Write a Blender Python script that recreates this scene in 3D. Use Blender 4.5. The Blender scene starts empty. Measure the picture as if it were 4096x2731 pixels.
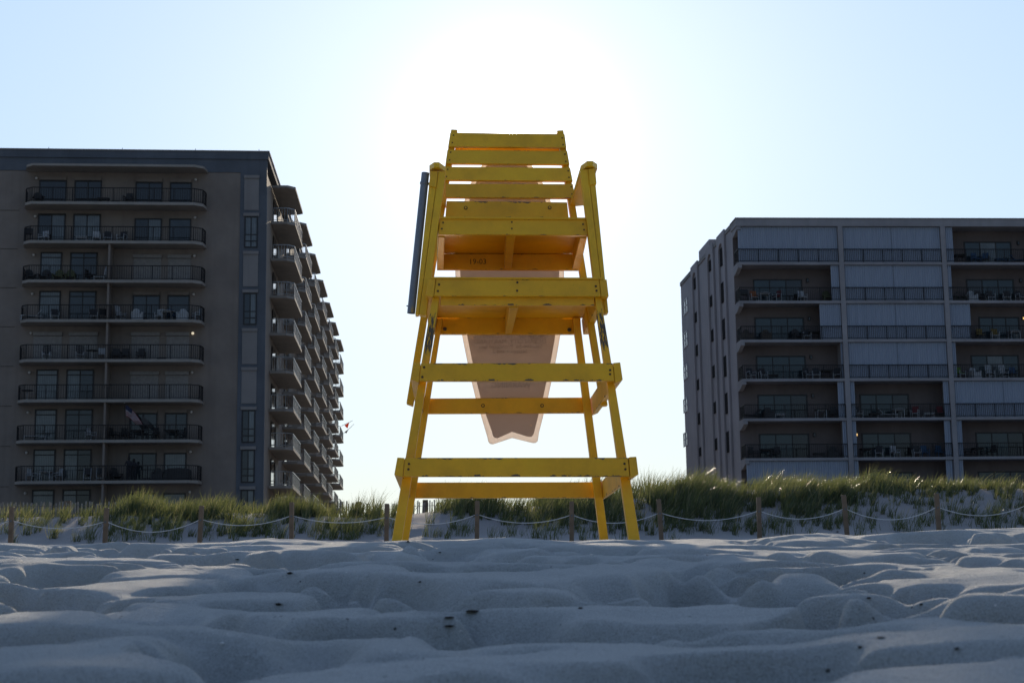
import bpy, bmesh, math, random
import numpy as np
from mathutils import Vector, Matrix

random.seed(7)
rng = np.random.default_rng(11)
C = bpy.context.scene.collection
PI = math.pi

# ------------------------------------------------------------------ camera model (full-size photo pixels -> rays)
F_PX, CX, CY = 6430.0, 2048.0, 1365.5
PITCH = math.atan(1078.0 / F_PX)
ROLL = 0.0138
_fw = Vector((0, math.cos(PITCH), math.sin(PITCH)))
_up0 = Vector((0, -math.sin(PITCH), math.cos(PITCH)))
_rt0 = Vector((1, 0, 0))
CR = _rt0 * math.cos(ROLL) - _up0 * math.sin(ROLL)
CU = _rt0 * math.sin(ROLL) + _up0 * math.cos(ROLL)
def ray(x, y):
    return (_fw * F_PX + CR * (x - CX) + CU * (CY - y)).normalized()
def on_plane(x, y, p0, n):
    d = ray(x, y)
    return d * (Vector(p0).dot(n) / d.dot(n))
def at_y(x, y, Y):
    d = ray(x, y)
    return d * (Y / d.y)
def to_px(p):
    p = Vector(p); z = p.dot(_fw)
    return CX + F_PX * p.dot(CR) / z, CY - F_PX * p.dot(CU) / z

# ------------------------------------------------------------------ object helpers
def link(o):
    C.objects.link(o); return o
def tag(o, label=None, cat=None, group=None, kind=None):
    if label: o['label'] = label
    if cat: o['category'] = cat
    if group: o['group'] = group
    if kind: o['kind'] = kind
    return o
def empty(name, loc, label, cat, group=None, rz=0.0):
    o = bpy.data.objects.new(name, None); link(o)
    o.empty_display_size = 0.1
    o.location = loc; o.rotation_euler = (0, 0, rz)
    return tag(o, label, cat, group)
def wloc(o):
    v = Vector(o.location)
    if o.parent: v = v + wloc(o.parent)
    return v

class MB:
    """collects faces for ONE mesh"""
    def __init__(s):
        s.v = []; s.f = []; s.m = []
    def quad(s, a, b, c, d, mi=0):
        i = len(s.v); s.v += [Vector(a), Vector(b), Vector(c), Vector(d)]
        s.f.append((i, i+1, i+2, i+3)); s.m.append(mi); return s
    def poly(s, pts, mi=0):
        i = len(s.v); s.v += [Vector(p) for p in pts]
        s.f.append(tuple(range(i, i+len(pts)))); s.m.append(mi); return s
    def hexa(s, a, b, mi=0):
        """a, b: two quads (same winding), front and back"""
        i = len(s.v); s.v += [Vector(p) for p in a] + [Vector(p) for p in b]
        for q in ((0,1,2,3),(7,6,5,4),(0,4,5,1),(1,5,6,2),(2,6,7,3),(3,7,4,0)):
            s.f.append(tuple(i+k for k in q)); s.m.append(mi)
        return s
    def box(s, lo, hi, mi=0):
        x0,y0,z0 = lo; x1,y1,z1 = hi
        return s.hexa([(x0,y0,z1),(x1,y0,z1),(x1,y0,z0),(x0,y0,z0)], [(x0,y1,z1),(x1,y1,z1),(x1,y1,z0),(x0,y1,z0)], mi)
    def prism(s, pts, d, mi=0):
        """closed outline pts extruded by vector d"""
        d = Vector(d); n = len(pts); i = len(s.v)
        s.v += [Vector(p) for p in pts] + [Vector(p)+d for p in pts]
        s.f.append(tuple(range(i, i+n))); s.m.append(mi)
        s.f.append(tuple(range(i+2*n-1, i+n-1, -1))); s.m.append(mi)
        for k in range(n):
            k2 = (k+1) % n
            s.f.append((i+k, i+n+k, i+n+k2, i+k2)); s.m.append(mi)
        return s
    def tube(s, pts, r, n=8, mi=0, cap=True):
        pts = [Vector(p) for p in pts]; rings = []
        rs = r if isinstance(r, (list, tuple)) else [r]*len(pts)
        up = Vector((0,0,1))
        for k, p in enumerate(pts):
            t = (pts[min(k+1,len(pts)-1)] - pts[max(k-1,0)]).normalized()
            a = t.cross(up if abs(t.z) < .95 else Vector((1,0,0))).normalized(); b = t.cross(a)
            i = len(s.v)
            s.v += [p + (a*math.cos(2*PI*j/n) + b*math.sin(2*PI*j/n))*rs[k] for j in range(n)]
            rings.append(i)
        for k in range(len(pts)-1):
            for j in range(n):
                j2 = (j+1) % n
                s.f.append((rings[k]+j, rings[k]+j2, rings[k+1]+j2, rings[k+1]+j)); s.m.append(mi)
        if cap:
            s.f.append(tuple(rings[0]+j for j in range(n-1,-1,-1))); s.m.append(mi)
            s.f.append(tuple(rings[-1]+j for j in range(n))); s.m.append(mi)
        return s
    def ball(s, c, r, n=10, m=6, mi=0, sc=(1,1,1)):
        c = Vector(c); i = len(s.v)
        for a in range(m+1):
            th = PI*a/m
            for j in range(n):
                ph = 2*PI*j/n
                s.v.append(c + Vector((r*sc[0]*math.sin(th)*math.cos(ph), r*sc[1]*math.sin(th)*math.sin(ph), r*sc[2]*math.cos(th))))
        for a in range(m):
            for j in range(n):
                j2 = (j+1) % n
                s.f.append((i+a*n+j, i+(a+1)*n+j, i+(a+1)*n+j2, i+a*n+j2)); s.m.append(mi)
        return s
    def build(s, name, mat, parent=None, bevel=0.0, seg=2, smooth=False, uvax=None):
        me = bpy.data.meshes.new(name)
        off = wloc(parent) if parent else Vector()
        me.from_pydata([tuple(p-off) for p in s.v], [], s.f)
        mats = mat if isinstance(mat, (list, tuple)) else [mat]
        for m_ in mats: me.materials.append(m_)
        for p, k in zip(me.polygons, s.m): p.material_index = k
        bm = bmesh.new(); bm.from_mesh(me)
        bmesh.ops.remove_doubles(bm, verts=bm.verts, dist=1e-6)
        bmesh.ops.recalc_face_normals(bm, faces=bm.faces)
        if bevel:
            bmesh.ops.bevel(bm, geom=list(bm.edges), offset=bevel, segments=seg, profile=.6, affect='EDGES', clamp_overlap=True)
        if uvax:
            o_, ul, vl, vw = uvax
            o_ = Vector(o_) - off
            uvl = bm.loops.layers.uv.new('UVMap')
            for f in bm.faces:
                main = abs(f.normal.dot(ul.cross(vl))) > .75
                for lp in f.loops:
                    d = lp.vert.co - o_
                    lp[uvl].uv = (d.dot(ul), d.dot(vl)/vw if main else .5 + .01*d.dot(vl))
        if smooth:
            for f in bm.faces: f.smooth = True
        bm.to_mesh(me); bm.free()
        o = bpy.data.objects.new(name, me); link(o)
        if parent: o.parent = parent
        return o

def dup(root, loc, rz, label=None, group=None):
    r = root.copy(); link(r); r.location = loc; r.rotation_euler = (0, 0, rz)
    if label: r['label'] = label
    if group: r['group'] = group
    for ch in list(root.children):
        c = ch.copy(); link(c); c.parent = r
        for g in list(ch.children):
            d = g.copy(); link(d); d.parent = c
    return r

# ------------------------------------------------------------------ materials
class NT:
    def __init__(s, name):
        s.m = bpy.data.materials.new(name); s.m.use_nodes = True
        s.t = s.m.node_tree; s.t.nodes.clear()
        s.out = s.t.nodes.new('ShaderNodeOutputMaterial')
    def n(s, typ, **kw):
        nd = s.t.nodes.new(typ)
        for k, v in kw.items():
            if k.startswith('i_'):
                key = k[2:]
                nd.inputs[int(key) if key.isdigit() else key.replace('_', ' ')].default_value = v
            else: setattr(nd, k, v)
        return nd
    def l(s, a, b): s.t.links.new(a, b)
    def coord(s, which='Object', scale=(1,1,1)):
        tc = s.n('ShaderNodeTexCoord'); mp = s.n('ShaderNodeMapping'); mp.inputs['Scale'].default_value = scale
        s.l(tc.outputs[which], mp.inputs[0]); return mp.outputs[0]
    def noise(s, vec, scale, detail=4, rough=.55, dist=0):
        nd = s.n('ShaderNodeTexNoise'); nd.inputs['Scale'].default_value = scale
        nd.inputs['Detail'].default_value = detail; nd.inputs['Roughness'].default_value = rough; nd.inputs['Distortion'].default_value = dist
        s.l(vec, nd.inputs['Vector']); return nd.outputs['Fac']
    def ramp(s, fac, stops):
        r = s.n('ShaderNodeValToRGB'); e = r.color_ramp.elements
        while len(e) < len(stops): e.new(.5)
        for el, (p, c) in zip(e, stops):
            el.position = p; el.color = (*c, 1) if len(c) == 3 else c
        s.l(fac, r.inputs[0]); return r.outputs[0]
    def mix(s, fac, a, b, mode='MIX'):
        nd = s.n('ShaderNodeMix', data_type='RGBA', blend_type=mode)
        for sock, v in ((nd.inputs[0], fac), (nd.inputs[6], a), (nd.inputs[7], b)):
            if isinstance(v, (int, float)): sock.default_value = v
            elif isinstance(v, tuple): sock.default_value = (*v, 1) if len(v) == 3 else v
            else: s.l(v, sock)
        return nd.outputs[2]
    def math(s, op, a, b=None, c=None):
        nd = s.n('ShaderNodeMath', operation=op)
        for k, v in enumerate((a, b, c)):
            if v is None: continue
            if isinstance(v, (int, float)): nd.inputs[k].default_value = v
            else: s.l(v, nd.inputs[k])
        return nd.outputs[0]
    def bump(s, h, strength=.3, dist=.01):
        b = s.n('ShaderNodeBump'); b.inputs['Strength'].default_value = strength; b.inputs['Distance'].default_value = dist
        s.l(h, b.inputs['Height']); return b.outputs[0]
    def bsdf(s, color, rough=.6, metal=0, normal=None, spec=.5, emis=None, estr=0):
        b = s.n('ShaderNodeBsdfPrincipled')
        for key, v in (('Base Color', color), ('Roughness', rough)):
            if isinstance(v, tuple): b.inputs[key].default_value = (*v, 1)
            elif isinstance(v, (int, float)): b.inputs[key].default_value = v
            else: s.l(v, b.inputs[key])
        b.inputs['Metallic'].default_value = metal
        b.inputs['Specular IOR Level'].default_value = spec
        if normal is not None: s.l(normal, b.inputs['Normal'])
        if emis: b.inputs['Emission Color'].default_value = (*emis, 1); b.inputs['Emission Strength'].default_value = estr
        return b.outputs[0]
    def done(s, sh):
        s.l(sh, s.out.inputs[0]); return s.m

def plain(name, col, rough=.6, metal=0, var=.18, scale=6, spec=.4, bump=0):
    t = NT(name); co = t.coord()
    f = t.noise(co, scale, 5)
    c = t.ramp(f, [(.25, tuple(v*(1-var) for v in col)), (.75, tuple(min(1, v*(1+var)) for v in col))])
    nm = t.bump(t.noise(co, scale*12, 3), bump, .01) if bump else None
    return t.done(t.bsdf(c, rough, metal, nm, spec))

def yellow_paint(name, wear=.035, speck=.5, grime=.5, tint=(.90, .47, .005), scuff=None):
    """weathered glossy yellow paint on lumber; UV v runs 0..1 across the board"""
    t = NT(name); co = t.coord()
    uv = t.n('ShaderNodeUVMap'); sp = t.n('ShaderNodeSeparateXYZ'); t.l(uv.outputs[0], sp.inputs[0])
    mp = t.n('ShaderNodeMapping'); mp.inputs['Scale'].default_value = (3, .6, 1); t.l(uv.outputs[0], mp.inputs[0])
    tone = t.noise(co, 3.5, 5, .6)
    fine = t.noise(co, 60, 3, .6)
    y = t.ramp(tone, [(.25, tuple(v*.66 for v in tint)), (.5, tuple(v*.95 for v in tint)), (.75, tuple(min(.95, v*1.15) for v in tint))])
    y = t.mix(t.math('MULTIPLY', fine, .25), y, tuple(v*.55 for v in tint))
    oi = t.n('ShaderNodeObjectInfo')
    y = t.mix(t.math('MULTIPLY', oi.outputs['Random'], .22), y, tuple(v*.62 for v in tint))
    # grime specks
    sp_n = t.noise(co, 90, 4, .7); sp_m = t.noise(co, 4, 3, .5)
    speckm = t.math('MULTIPLY', t.math('GREATER_THAN', sp_n, .66), t.math('MULTIPLY', t.ramp(sp_m, [(.5, (0,0,0)), (.72, (1,1,1))]), speck))
    y = t.mix(speckm, y, (.07, .045, .012))
    gr = t.ramp(t.noise(co, 1.7, 4, .6), [(.48, (0,0,0)), (.8, (1,1,1))])
    y = t.mix(t.math('MULTIPLY', gr, grime*.5), y, tuple(v*.5 for v in tint))
    # grain lines running along the board
    gm = t.n('ShaderNodeMapping'); gm.inputs['Scale'].default_value = (1.2, 22, 1); t.l(uv.outputs[0], gm.inputs[0])
    grain = t.noise(gm.outputs[0], 2.0, 5, .65)
    # worn edges
    e = t.math('MINIMUM', sp.outputs[1], t.math('SUBTRACT', 1.0, sp.outputs[1]))
    wn = t.noise(mp.outputs[0], 4.0, 6, .7, .4)
    thr = t.math('MULTIPLY', t.math('SUBTRACT', wn, .52), wear*14)
    wmask = t.math('LESS_THAN', e, thr)
    if scuff:                                          # rubbed to the bare wood over a stretch of the board
        sm_ = t.n('ShaderNodeMapping'); sm_.inputs['Scale'].default_value = (5, 2.2, 1); t.l(uv.outputs[0], sm_.inputs[0])
        sn = t.noise(sm_.outputs[0], 2.6, 6, .72, .5)
        mid_, half_ = (scuff[0]+scuff[1])/2, (scuff[1]-scuff[0])/2
        prox = t.math('SUBTRACT', 1.0, t.math('DIVIDE', t.math('ABSOLUTE', t.math('SUBTRACT', sp.outputs[0], mid_)), half_))
        wmask = t.math('MAXIMUM', wmask, t.math('GREATER_THAN', t.math('ADD', sn, t.math('MULTIPLY', t.math('MINIMUM', prox, .5), .30)), .60))
    wood = t.ramp(grain, [(.3, (.05, .04, .03)), (.7, (.15, .12, .09))])
    col = t.mix(wmask, y, wood)
    h = t.math('ADD', t.math('MULTIPLY', grain, .6), t.math('MULTIPLY', wmask, -.8))
    nm = t.bump(h, .6, .004)
    ro = t.math('ADD', t.math('MULTIPLY', fine, .25), t.math('ADD', .33, t.math('MULTIPLY', wmask, .4)))
    return t.done(t.bsdf(col, ro, 0, nm, .45))

def stucco(name, col, scale=.35, streak=.22, joint=None):
    t = NT(name); co = t.coord()
    big = t.noise(co, scale, 5, .6)
    c = t.ramp(big, [(.3, tuple(v*(1-streak) for v in col)), (.7, tuple(v*(1+streak*.6) for v in col))])
    st = t.noise(t.coord('Object', (1.6, 1.6, .06)), 1.2, 4, .6)
    c = t.mix(t.math('MULTIPLY', t.ramp(st, [(.5, (0,0,0)), (.75, (1,1,1))]), .35), c, tuple(v*.6 for v in col))
    fine = t.noise(co, 14, 4, .7)
    c = t.mix(t.math('MULTIPLY', fine, .2), c, tuple(v*.7 for v in col))
    return t.done(t.bsdf(c, .9, 0, t.bump(fine, .25, .01), .2))

def glass(name, col, stripes=0.0, rough=.06):
    """window pane with what hangs right behind it: flat tint or pleated curtain"""
    t = NT(name); co = t.coord()
    f = t.noise(co, .9, 3)
    c = t.ramp(f, [(.3, tuple(v*.7 for v in col)), (.7, tuple(v*1.25 for v in col))])
    if stripes:
        w = t.n('ShaderNodeTexWave', wave_type='BANDS', bands_direction='X'); w.inputs['Scale'].default_value = 2.6
        w.inputs['Distortion'].default_value = 1.2; w.inputs['Detail'].default_value = 2
        t.l(co, w.inputs[0])
        c = t.mix(t.math('MULTIPLY', w.outputs['Fac'], stripes), c, tuple(v*.45 for v in col))
    return t.done(t.bsdf(c, rough, 0, None, .5))

M = {}
M['yellow'] = yellow_paint('yellow_paint', .026, .8, .8)
M['yellow_worn'] = yellow_paint('yellow_paint_chipped', .085, 1.0, 1.0)
M['yellow_leg'] = yellow_paint('yellow_paint_scuffed', .022, .8, .6)
M['yellow_clean'] = yellow_paint('yellow_paint_sound', .02, .5, .7, (.92, .51, .008))
M['yellow_scuff'] = yellow_paint('yellow_paint_rubbed', .022, .8, .6, scuff=(1.44, 1.74))
M['rust'] = plain('rusty_nail', (.07, .035, .02), .7, .3)
M['bolt'] = plain('bolt_steel', (.10, .095, .085), .55, .6)
M['pvc'] = None
def _pvc():
    t = NT('blue_grey_pvc'); co = t.coord('Object', (1, 1, .35))
    a = t.noise(co, 14, 5, .6)
    c = t.ramp(t.noise(t.coord(), 2.5, 3), [(.3, (.135, .155, .185)), (.7, (.185, .205, .235))])
    c = t.mix(t.ramp(a, [(.60, (0,0,0)), (.66, (.8,.8,.8))]), c, (.42, .27, .02))
    return t.done(t.bsdf(c, .45, 0, None, .4))
M['pvc'] = _pvc()
def _trans(name, col, tcol, k):
    t = NT(name); co = t.coord()
    f = t.noise(co, 5, 5, .6)
    c = t.ramp(f, [(.3, tuple(v*.9 for v in col)), (.7, tuple(v*1.08 for v in col))])
    d = t.n('ShaderNodeBsdfDiffuse'); t.l(c, d.inputs[0])
    tr = t.n('ShaderNodeBsdfTranslucent'); tr.inputs[0].default_value = (*tcol, 1)
    mx = t.n('ShaderNodeMixShader'); mx.inputs[0].default_value = k
    t.l(d.outputs[0], mx.inputs[1]); t.l(tr.outputs[0], mx.inputs[2])
    return t.done(mx.outputs[0])
M['sign_panel'] = _trans('sign_panel_plastic', (.80, .76, .72), (.84, .77, .71), .60)
M['sign_print'] = _trans('sign_printed_field', (.60, .555, .53), (.60, .525, .48), .64)
M['sign_text'] = _trans('sign_lettering', (.55, .505, .48), (.53, .46, .42), .63)
M['pencil'] = plain('pencil_mark', (.14, .085, .02), .9)
M['sign_hole'] = _trans('sign_hole_glow', (.9, .8, .7), (.95, .8, .65), .7)

# ------------------------------------------------------------------ camera, sky, sun
cam = bpy.data.cameras.new('camera'); cam_o = bpy.data.objects.new('camera', cam); link(cam_o)
cam.sensor_width = 36.0; cam.lens = 36.0 * F_PX / 4096.0
cam.clip_start = .05; cam.clip_end = 8000
cam_o.matrix_world = Matrix(((CR.x, CU.x, -_fw.x, 0), (CR.y, CU.y, -_fw.y, 0), (CR.z, CU.z, -_fw.z, 0), (0, 0, 0, 1)))
cam.dof.use_dof = True; cam.dof.focus_distance = 10.6; cam.dof.aperture_fstop = 16.0
sc = bpy.context.scene
sc.camera = cam_o
sc.view_settings.view_transform = 'Standard'; sc.view_settings.look = 'None'; sc.view_settings.exposure = 0

SUN = ray(2045, 548)
SUN_EL = math.asin(SUN.z); SUN_AZ = math.atan2(SUN.x, SUN.y)
w = bpy.data.worlds.new('World'); sc.world = w; w.use_nodes = True
nt = w.node_tree; nt.nodes.clear()
wo = nt.nodes.new('ShaderNodeOutputWorld')
sky = nt.nodes.new('ShaderNodeTexSky'); sky.sky_type = 'NISHITA'; sky.sun_disc = False
sky.sun_elevation = SUN_EL; sky.sun_rotation = SUN_AZ; sky.altitude = 0
sky.air_density = 1.0; sky.dust_density = 0.1; sky.ozone_density = 1.6
bg = nt.nodes.new('ShaderNodeBackground'); bg.inputs[1].default_value = SKY_STRENGTH = 2.5
# soft shoulder on the very bright sky round the sun, slightly cyan sea haze
def wvec(op, a, b=None):
    nd = nt.nodes.new('ShaderNodeVectorMath'); nd.operation = op
    for k, v in enumerate((a, b)):
        if v is None: continue
        if isinstance(v, tuple): nd.inputs[k].default_value = v
        else: nt.links.new(v, nd.inputs[k])
    return nd.outputs[0]
xs = wvec('MULTIPLY', sky.outputs[0], (.25, .25, .25))
sx = nt.nodes.new('ShaderNodeSeparateXYZ'); nt.links.new(xs, sx.inputs[0])
ca = nt.nodes.new('ShaderNodeCombineXYZ')
for k_ in range(3): nt.links.new(sx.outputs[1], ca.inputs[k_])
hz_ = wvec('ADD', wvec('MULTIPLY', xs, (.66, .66, .66)), wvec('MULTIPLY', ca.outputs[0], (.330, .335, .370)))
ys_ = wvec('DIVIDE', hz_, wvec('ADD', wvec('MULTIPLY', ca.outputs[0], (2.2, 2.2, 2.2)), (1, 1, 1)))
# aureole round the low sun (haze over the sea shore) and the sun's own disc
tc = nt.nodes.new('ShaderNodeTexCoord')
vm = nt.nodes.new('ShaderNodeVectorMath'); vm.operation = 'DOT_PRODUCT'
nt.links.new(tc.outputs['Generated'], vm.inputs[0]); vm.inputs[1].default_value = tuple(SUN)
def wmath(op, a, b=None):
    nd = nt.nodes.new('ShaderNodeMath'); nd.operation = op
    for k, v in enumerate((a, b)):
        if v is None: continue
        if isinstance(v, (int, float)): nd.inputs[k].default_value = v
        else: nt.links.new(v, nd.inputs[k])
    return nd.outputs[0]
# the sky opposite the low sun is the dimmer half
cmb = nt.nodes.new('ShaderNodeCombineXYZ')
for k_, (m_, c_, lo_) in enumerate(((.43, .54, .385), (.41, .59, .445), (.34, .69, .53))):
    nt.links.new(wmath('MAXIMUM', wmath('ADD', wmath('MULTIPLY', vm.outputs['Value'], m_), c_), lo_), cmb.inputs[k_])
nt.links.new(wvec('MULTIPLY', ys_, cmb.outputs[0]), bg.inputs[0])
dotc = wmath('MAXIMUM', vm.outputs['Value'], 0.0)
g1 = wmath('MULTIPLY', wmath('POWER', dotc, 80.0), 0.26)
g2 = wmath('MULTIPLY', wmath('POWER', dotc, 900.0), 0.8)
g3 = wmath('MULTIPLY', wmath('POWER', dotc, 12000.0), 5.0)
g4 = wmath('MULTIPLY', wmath('GREATER_THAN', dotc, math.cos(math.radians(.34))), 40.0)
gs = wmath('ADD', wmath('ADD', g1, g2), wmath('ADD', g3, g4))
bg2 = nt.nodes.new('ShaderNodeBackground'); bg2.inputs[0].default_value = (1.0, .97, .92, 1)
nt.links.new(gs, bg2.inputs[1])
ad = nt.nodes.new('ShaderNodeAddShader')
nt.links.new(bg.outputs[0], ad.inputs[0]); nt.links.new(bg2.outputs[0], ad.inputs[1])
nt.links.new(ad.outputs[0], wo.inputs[0])

sl = bpy.data.lights.new('sun', 'SUN'); sl.energy = 5.0; sl.angle = math.radians(.55); sl.color = (1.0, .84, .64)
so = bpy.data.objects.new('sun', sl); link(so)
so.rotation_euler = SUN.to_track_quat('Z', 'Y').to_euler()
so.location = SUN * 50
# ================================================================== lifeguard chair
YAW = math.radians(2.3)
NB = Vector((-math.sin(YAW), math.cos(YAW), 0))      # straight back, away from the sea
NX = Vector((math.cos(YAW), math.sin(YAW), 0))
def zf(x0, y0, s): return lambda x, y: (x0 + x*s, y0 + y*s)
Z1 = zf(1550, 480, 1000/1912); Z2 = zf(1550, 1100, 1050/2058); Z3 = zf(1550, 1700, 1050/2352)
ZA = zf(1620, 560, 280/1463); ZB = zf(2200, 560, 280/1463); ZC = zf(1620, 1080, 280/1463); ZD = zf(2200, 1080, 320/1568)
def Wq(p, q): return on_plane(p[0], p[1], NB*q, NB)
base = Vector((0.0, 10.9, .42))
chair = empty('lifeguard_chair', base, 'tall weathered yellow wooden lifeguard chair standing on the sand with slatted back', 'lifeguard chair')

def board(name, px, q, t, mat='yellow', bev=.004, along='x', par=None, back=None):
    """front face from four photo points TL,TR,BR,BL lying on plane(s) q (one value, or top/bottom), t thick"""
    qt, qb = q if isinstance(q, tuple) else (q, q)
    tl, tr, br, bl = Wq(px[0], qt), Wq(px[1], qt), Wq(px[2], qb), Wq(px[3], qb)
    b = MB(); fr = [tl, tr, br, bl]; d = back or NB*t
    b.hexa(fr, [p + d for p in fr])
    if along == 'x': ul = (tr-tl).normalized(); wv = (tl-bl); o = bl
    else:
        ul = (tl+tr-bl-br).normalized(); wv = (tr-tl) if (tr-tl).length > (br-bl).length else (br-bl); o = (bl+br)/2 - wv/2
    wl = wv.length; vl = (wv - ul*wv.dot(ul)).normalized()
    return b.build(name, M[mat], par or chair, bevel=bev, uvax=(o, ul, vl, wl))
def bar(name, lo4, hi4, mat='yellow', bev=.004, par=None):
    """board between two end quads"""
    b = MB(); b.hexa(lo4, hi4)
    ul = (hi4[0]-lo4[0]).normalized(); wv = lo4[0]-lo4[3]; vl = (wv-ul*wv.dot(ul)).normalized()
    return b.build(name, M[mat], par or chair, bevel=bev, uvax=(lo4[3], ul, vl, wv.length))

# legs (run on below the sand)
def leg(px, qt, qb, depth, mat='yellow_leg'):
    tl, tr, br, bl = px
    k = 1.13
    def ext(a, b): return (a[0]+(b[0]-a[0])*k, a[1]+(b[1]-a[1])*k)
    board('leg', [tl, tr, ext(tr, br), ext(tl, bl)], (qt, qb), depth, mat, .005, 'z')
leg([(1736,1150),(1764,1150), Z3(125,1050), Z3(35,1050)], 10.30, 9.99, .075, 'yellow_scuff')
leg([(2374,1150),(2397,1150), Z3(2263,1025), Z3(2165,1025)], 10.30, 9.99, .075, 'yellow_scuff')
leg([(1750,1274),(1770,1274), Z3(185,1045), Z3(115,1045)], 11.57, 11.84, .07)
leg([(2291,1270),(2319,1270), Z3(1987,1075), Z3(1912,1075)], 11.57, 11.84, .07)

# three rungs of the base frame: front board, rear board, two side boards
fA = board('crossbar', [Z3(155,292), Z3(2155,290), Z3(2170,459), Z3(141,459)], 9.955, .05, 'yellow_worn')
fC = board('crossbar', [Z2(262,690), Z2(1766,690), Z2(1781,829), Z2(249,829)], 10.085, .05, 'yellow_worn')
fE = board('crossbar', [(1744.4,1116), (2396.3,1118.8), (2404,1185), (1735.4,1184)], 10.245, .048, 'yellow')
rB = board('crossbar', [Z3(215,512), Z3(1890,508), Z3(1905,648), Z3(195,652)], 11.88, .05, 'yellow')
rD = board('crossbar', [Z2(300,966), Z2(1570,958), Z2(1585,1079), Z2(285,1085)], 11.755, .05, 'yellow')
rG = board('crossbar', [(1748,1271), (2322,1271), (2326,1335.5), (1742,1335.5)], 11.65, .05, 'yellow')
def side(px4, q, L, mat='yellow', shift=0):
    a = [Wq(p, q) for p in px4]
    return bar('side_rail', a, [p + NB*L + NX*shift for p in a], mat)
side([Z3(88,288), Z3(151,293), Z3(137,465), Z3(60,443)], 9.95, 2.0)
side([Z3(2162,285), Z3(2230,281), Z3(2250,440), Z3(2178,476)], 9.95, 2.0, 'yellow_worn')
side([Z2(200,690), Z2(259,691), Z2(245,843), Z2(183,816)], 10.08, 1.74)
side([Z2(1770,688), Z2(1825,683), Z2(1845,820), Z2(1786,845)], 10.08, 1.74, 'yellow_worn')
side([ZC(490,180), ZC(640,188), ZC(594,560), ZC(432,535)], 10.24, 1.46)
side([ZD(970,190), ZD(1112,183), ZD(1152,515), ZD(1008,520)], 10.24, 1.46, 'yellow_worn')

# platform for the feet: nailer under the front board, deck, middle joist
board('nailer', [(1765,1150), (2376,1152), (2377.5,1221.5), (1762,1221)], 10.296, .045, 'yellow_worn')
def slab(name, px4, q, L, zdrop=0.0, mat='yellow'):
    a = [Wq(p, q) for p in px4]
    return bar(name, a, [p + NB*L - Vector((0,0,zdrop)) for p in a], mat)
slab('foot_platform', [(1725,1107), (2414,1110), (2414,1117.2), (1725,1115.4)], 10.235, 1.41, 0, 'yellow')
def joist(pf, pr, qf, qr, ztop, zt2=None):
    fl, fr_ = Wq(pf[0], qf), Wq(pf[1], qf); rl, rr = Wq(pr[0], qr), Wq(pr[1], qr)
    def up(p, z): return Vector((p.x, p.y, z))
    zt2 = ztop if zt2 is None else zt2
    bar('joist', [up(fl,ztop), up(fr_,ztop), fr_, fl], [up(rl,zt2), up(rr,zt2), rr, rl], 'yellow')
zdk = Wq((2070,1116.3), 10.235).z - .003
joist((Z2(958,258), Z2(1025,258)), (Z2(922,459), Z2(975,459)), 10.345, 11.645, zdk)

# seat: front board, deck, rear board, side boards and joist (tips back a little)
board('seat_front', [Z1(400,757), Z1(1520,762), Z1(1533,882), Z1(386,876)], 10.40, .05, 'yellow')
bp = Wq(Z1(378,1022), 11.2); fp = Wq(Z1(400,757), 10.385)
drop = fp.z - bp.z
slab('seat', [Z1(410,738), Z1(1515,745), Z1(1520,760), Z1(402,755)], 10.385, .86, drop*.95, 'yellow_worn')
board('seat_back_rail', [Z1(378,1022), Z1(1470,1026), Z1(1462,1146), Z1(378,1142)], 11.21, .045, 'yellow')
zs = fp.z - .002
joist((Z1(387,897), Z1(437,897)), (Z1(380,1140), Z1(430,1140)), 10.455, 11.2, zs, bp.z - .002)
joist((Z1(910,897), Z1(975,897)), (Z1(893,1140), Z1(948,1140)), 10.455, 11.2, zs, bp.z - .002)
joist((Z1(1472,903), Z1(1526,903)), (Z1(1413,1141), Z1(1473,1141)), 10.455, 11.2, zs, bp.z - .002)

# arm posts: inner board and outer strip
QM = 10.37
board('arm_post', [(1754,684), (1782.3,687), (1705.2,1261), (1676.5,1257)], QM, .09, 'yellow_clean', .004, 'z')
board('arm_post', [(1722,684), (1753,684), (1675.2,1257), (1661,1258)], QM+.004, .09, 'yellow_clean', .004, 'z')
board('arm_post', [(2322.5,679), (2351.5,676), (2419,1253), (2391,1253)], QM, .09, 'yellow_clean', .004, 'z')
board('arm_post', [(2352.5,676), (2376,672), (2434,1250), (2420.2,1253)], QM+.004, .09, 'yellow_clean', .004, 'z')
board('arm_bracket', [(1722.4,684), (1752.6,684), (1744.4,749.5), (1714.7,744)], QM-.012, .22, 'yellow_worn', .004, 'z')
board('arm_bracket', [(2353,676), (2381,672), (2386.6,735), (2359.6,741)], QM-.012, .22, 'yellow_worn', .004, 'z')
# armrests: board with clipped front corners, running back to the uprights
def armrest(front_px, zpx, inner_rear, side_):
    pts = [Wq(p, q) for p, q in front_px]
    z = sum(p.z for p in pts)/len(pts)
    top = [Vector((p.x, p.y, z)) for p in pts]
    l0, r0 = top[0], top[-1]
    L = 11.40 - 10.42
    ring = [l0 + NB*L + NX*(.0 if side_ < 0 else -.0)] + top + [r0 + NB*L]
    b = MB(); b.prism(ring, (0, 0, -.036))
    o = b.build('armrest', M['yellow_clean'], chair, bevel=.004, uvax=(l0, NB, NX, (r0-l0).length))
    return o
armrest([(ZA(508,505), 10.40), (ZA(605,477), 10.325), (ZA(715,488), 10.325), (ZA(852,545), 10.44)], 0, None, -1)
armrest([(ZB(640,517), 10.44), (ZB(775,462), 10.325), (ZB(895,449), 10.325), (ZB(988,490), 10.40)], 0, None, 1)

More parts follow.
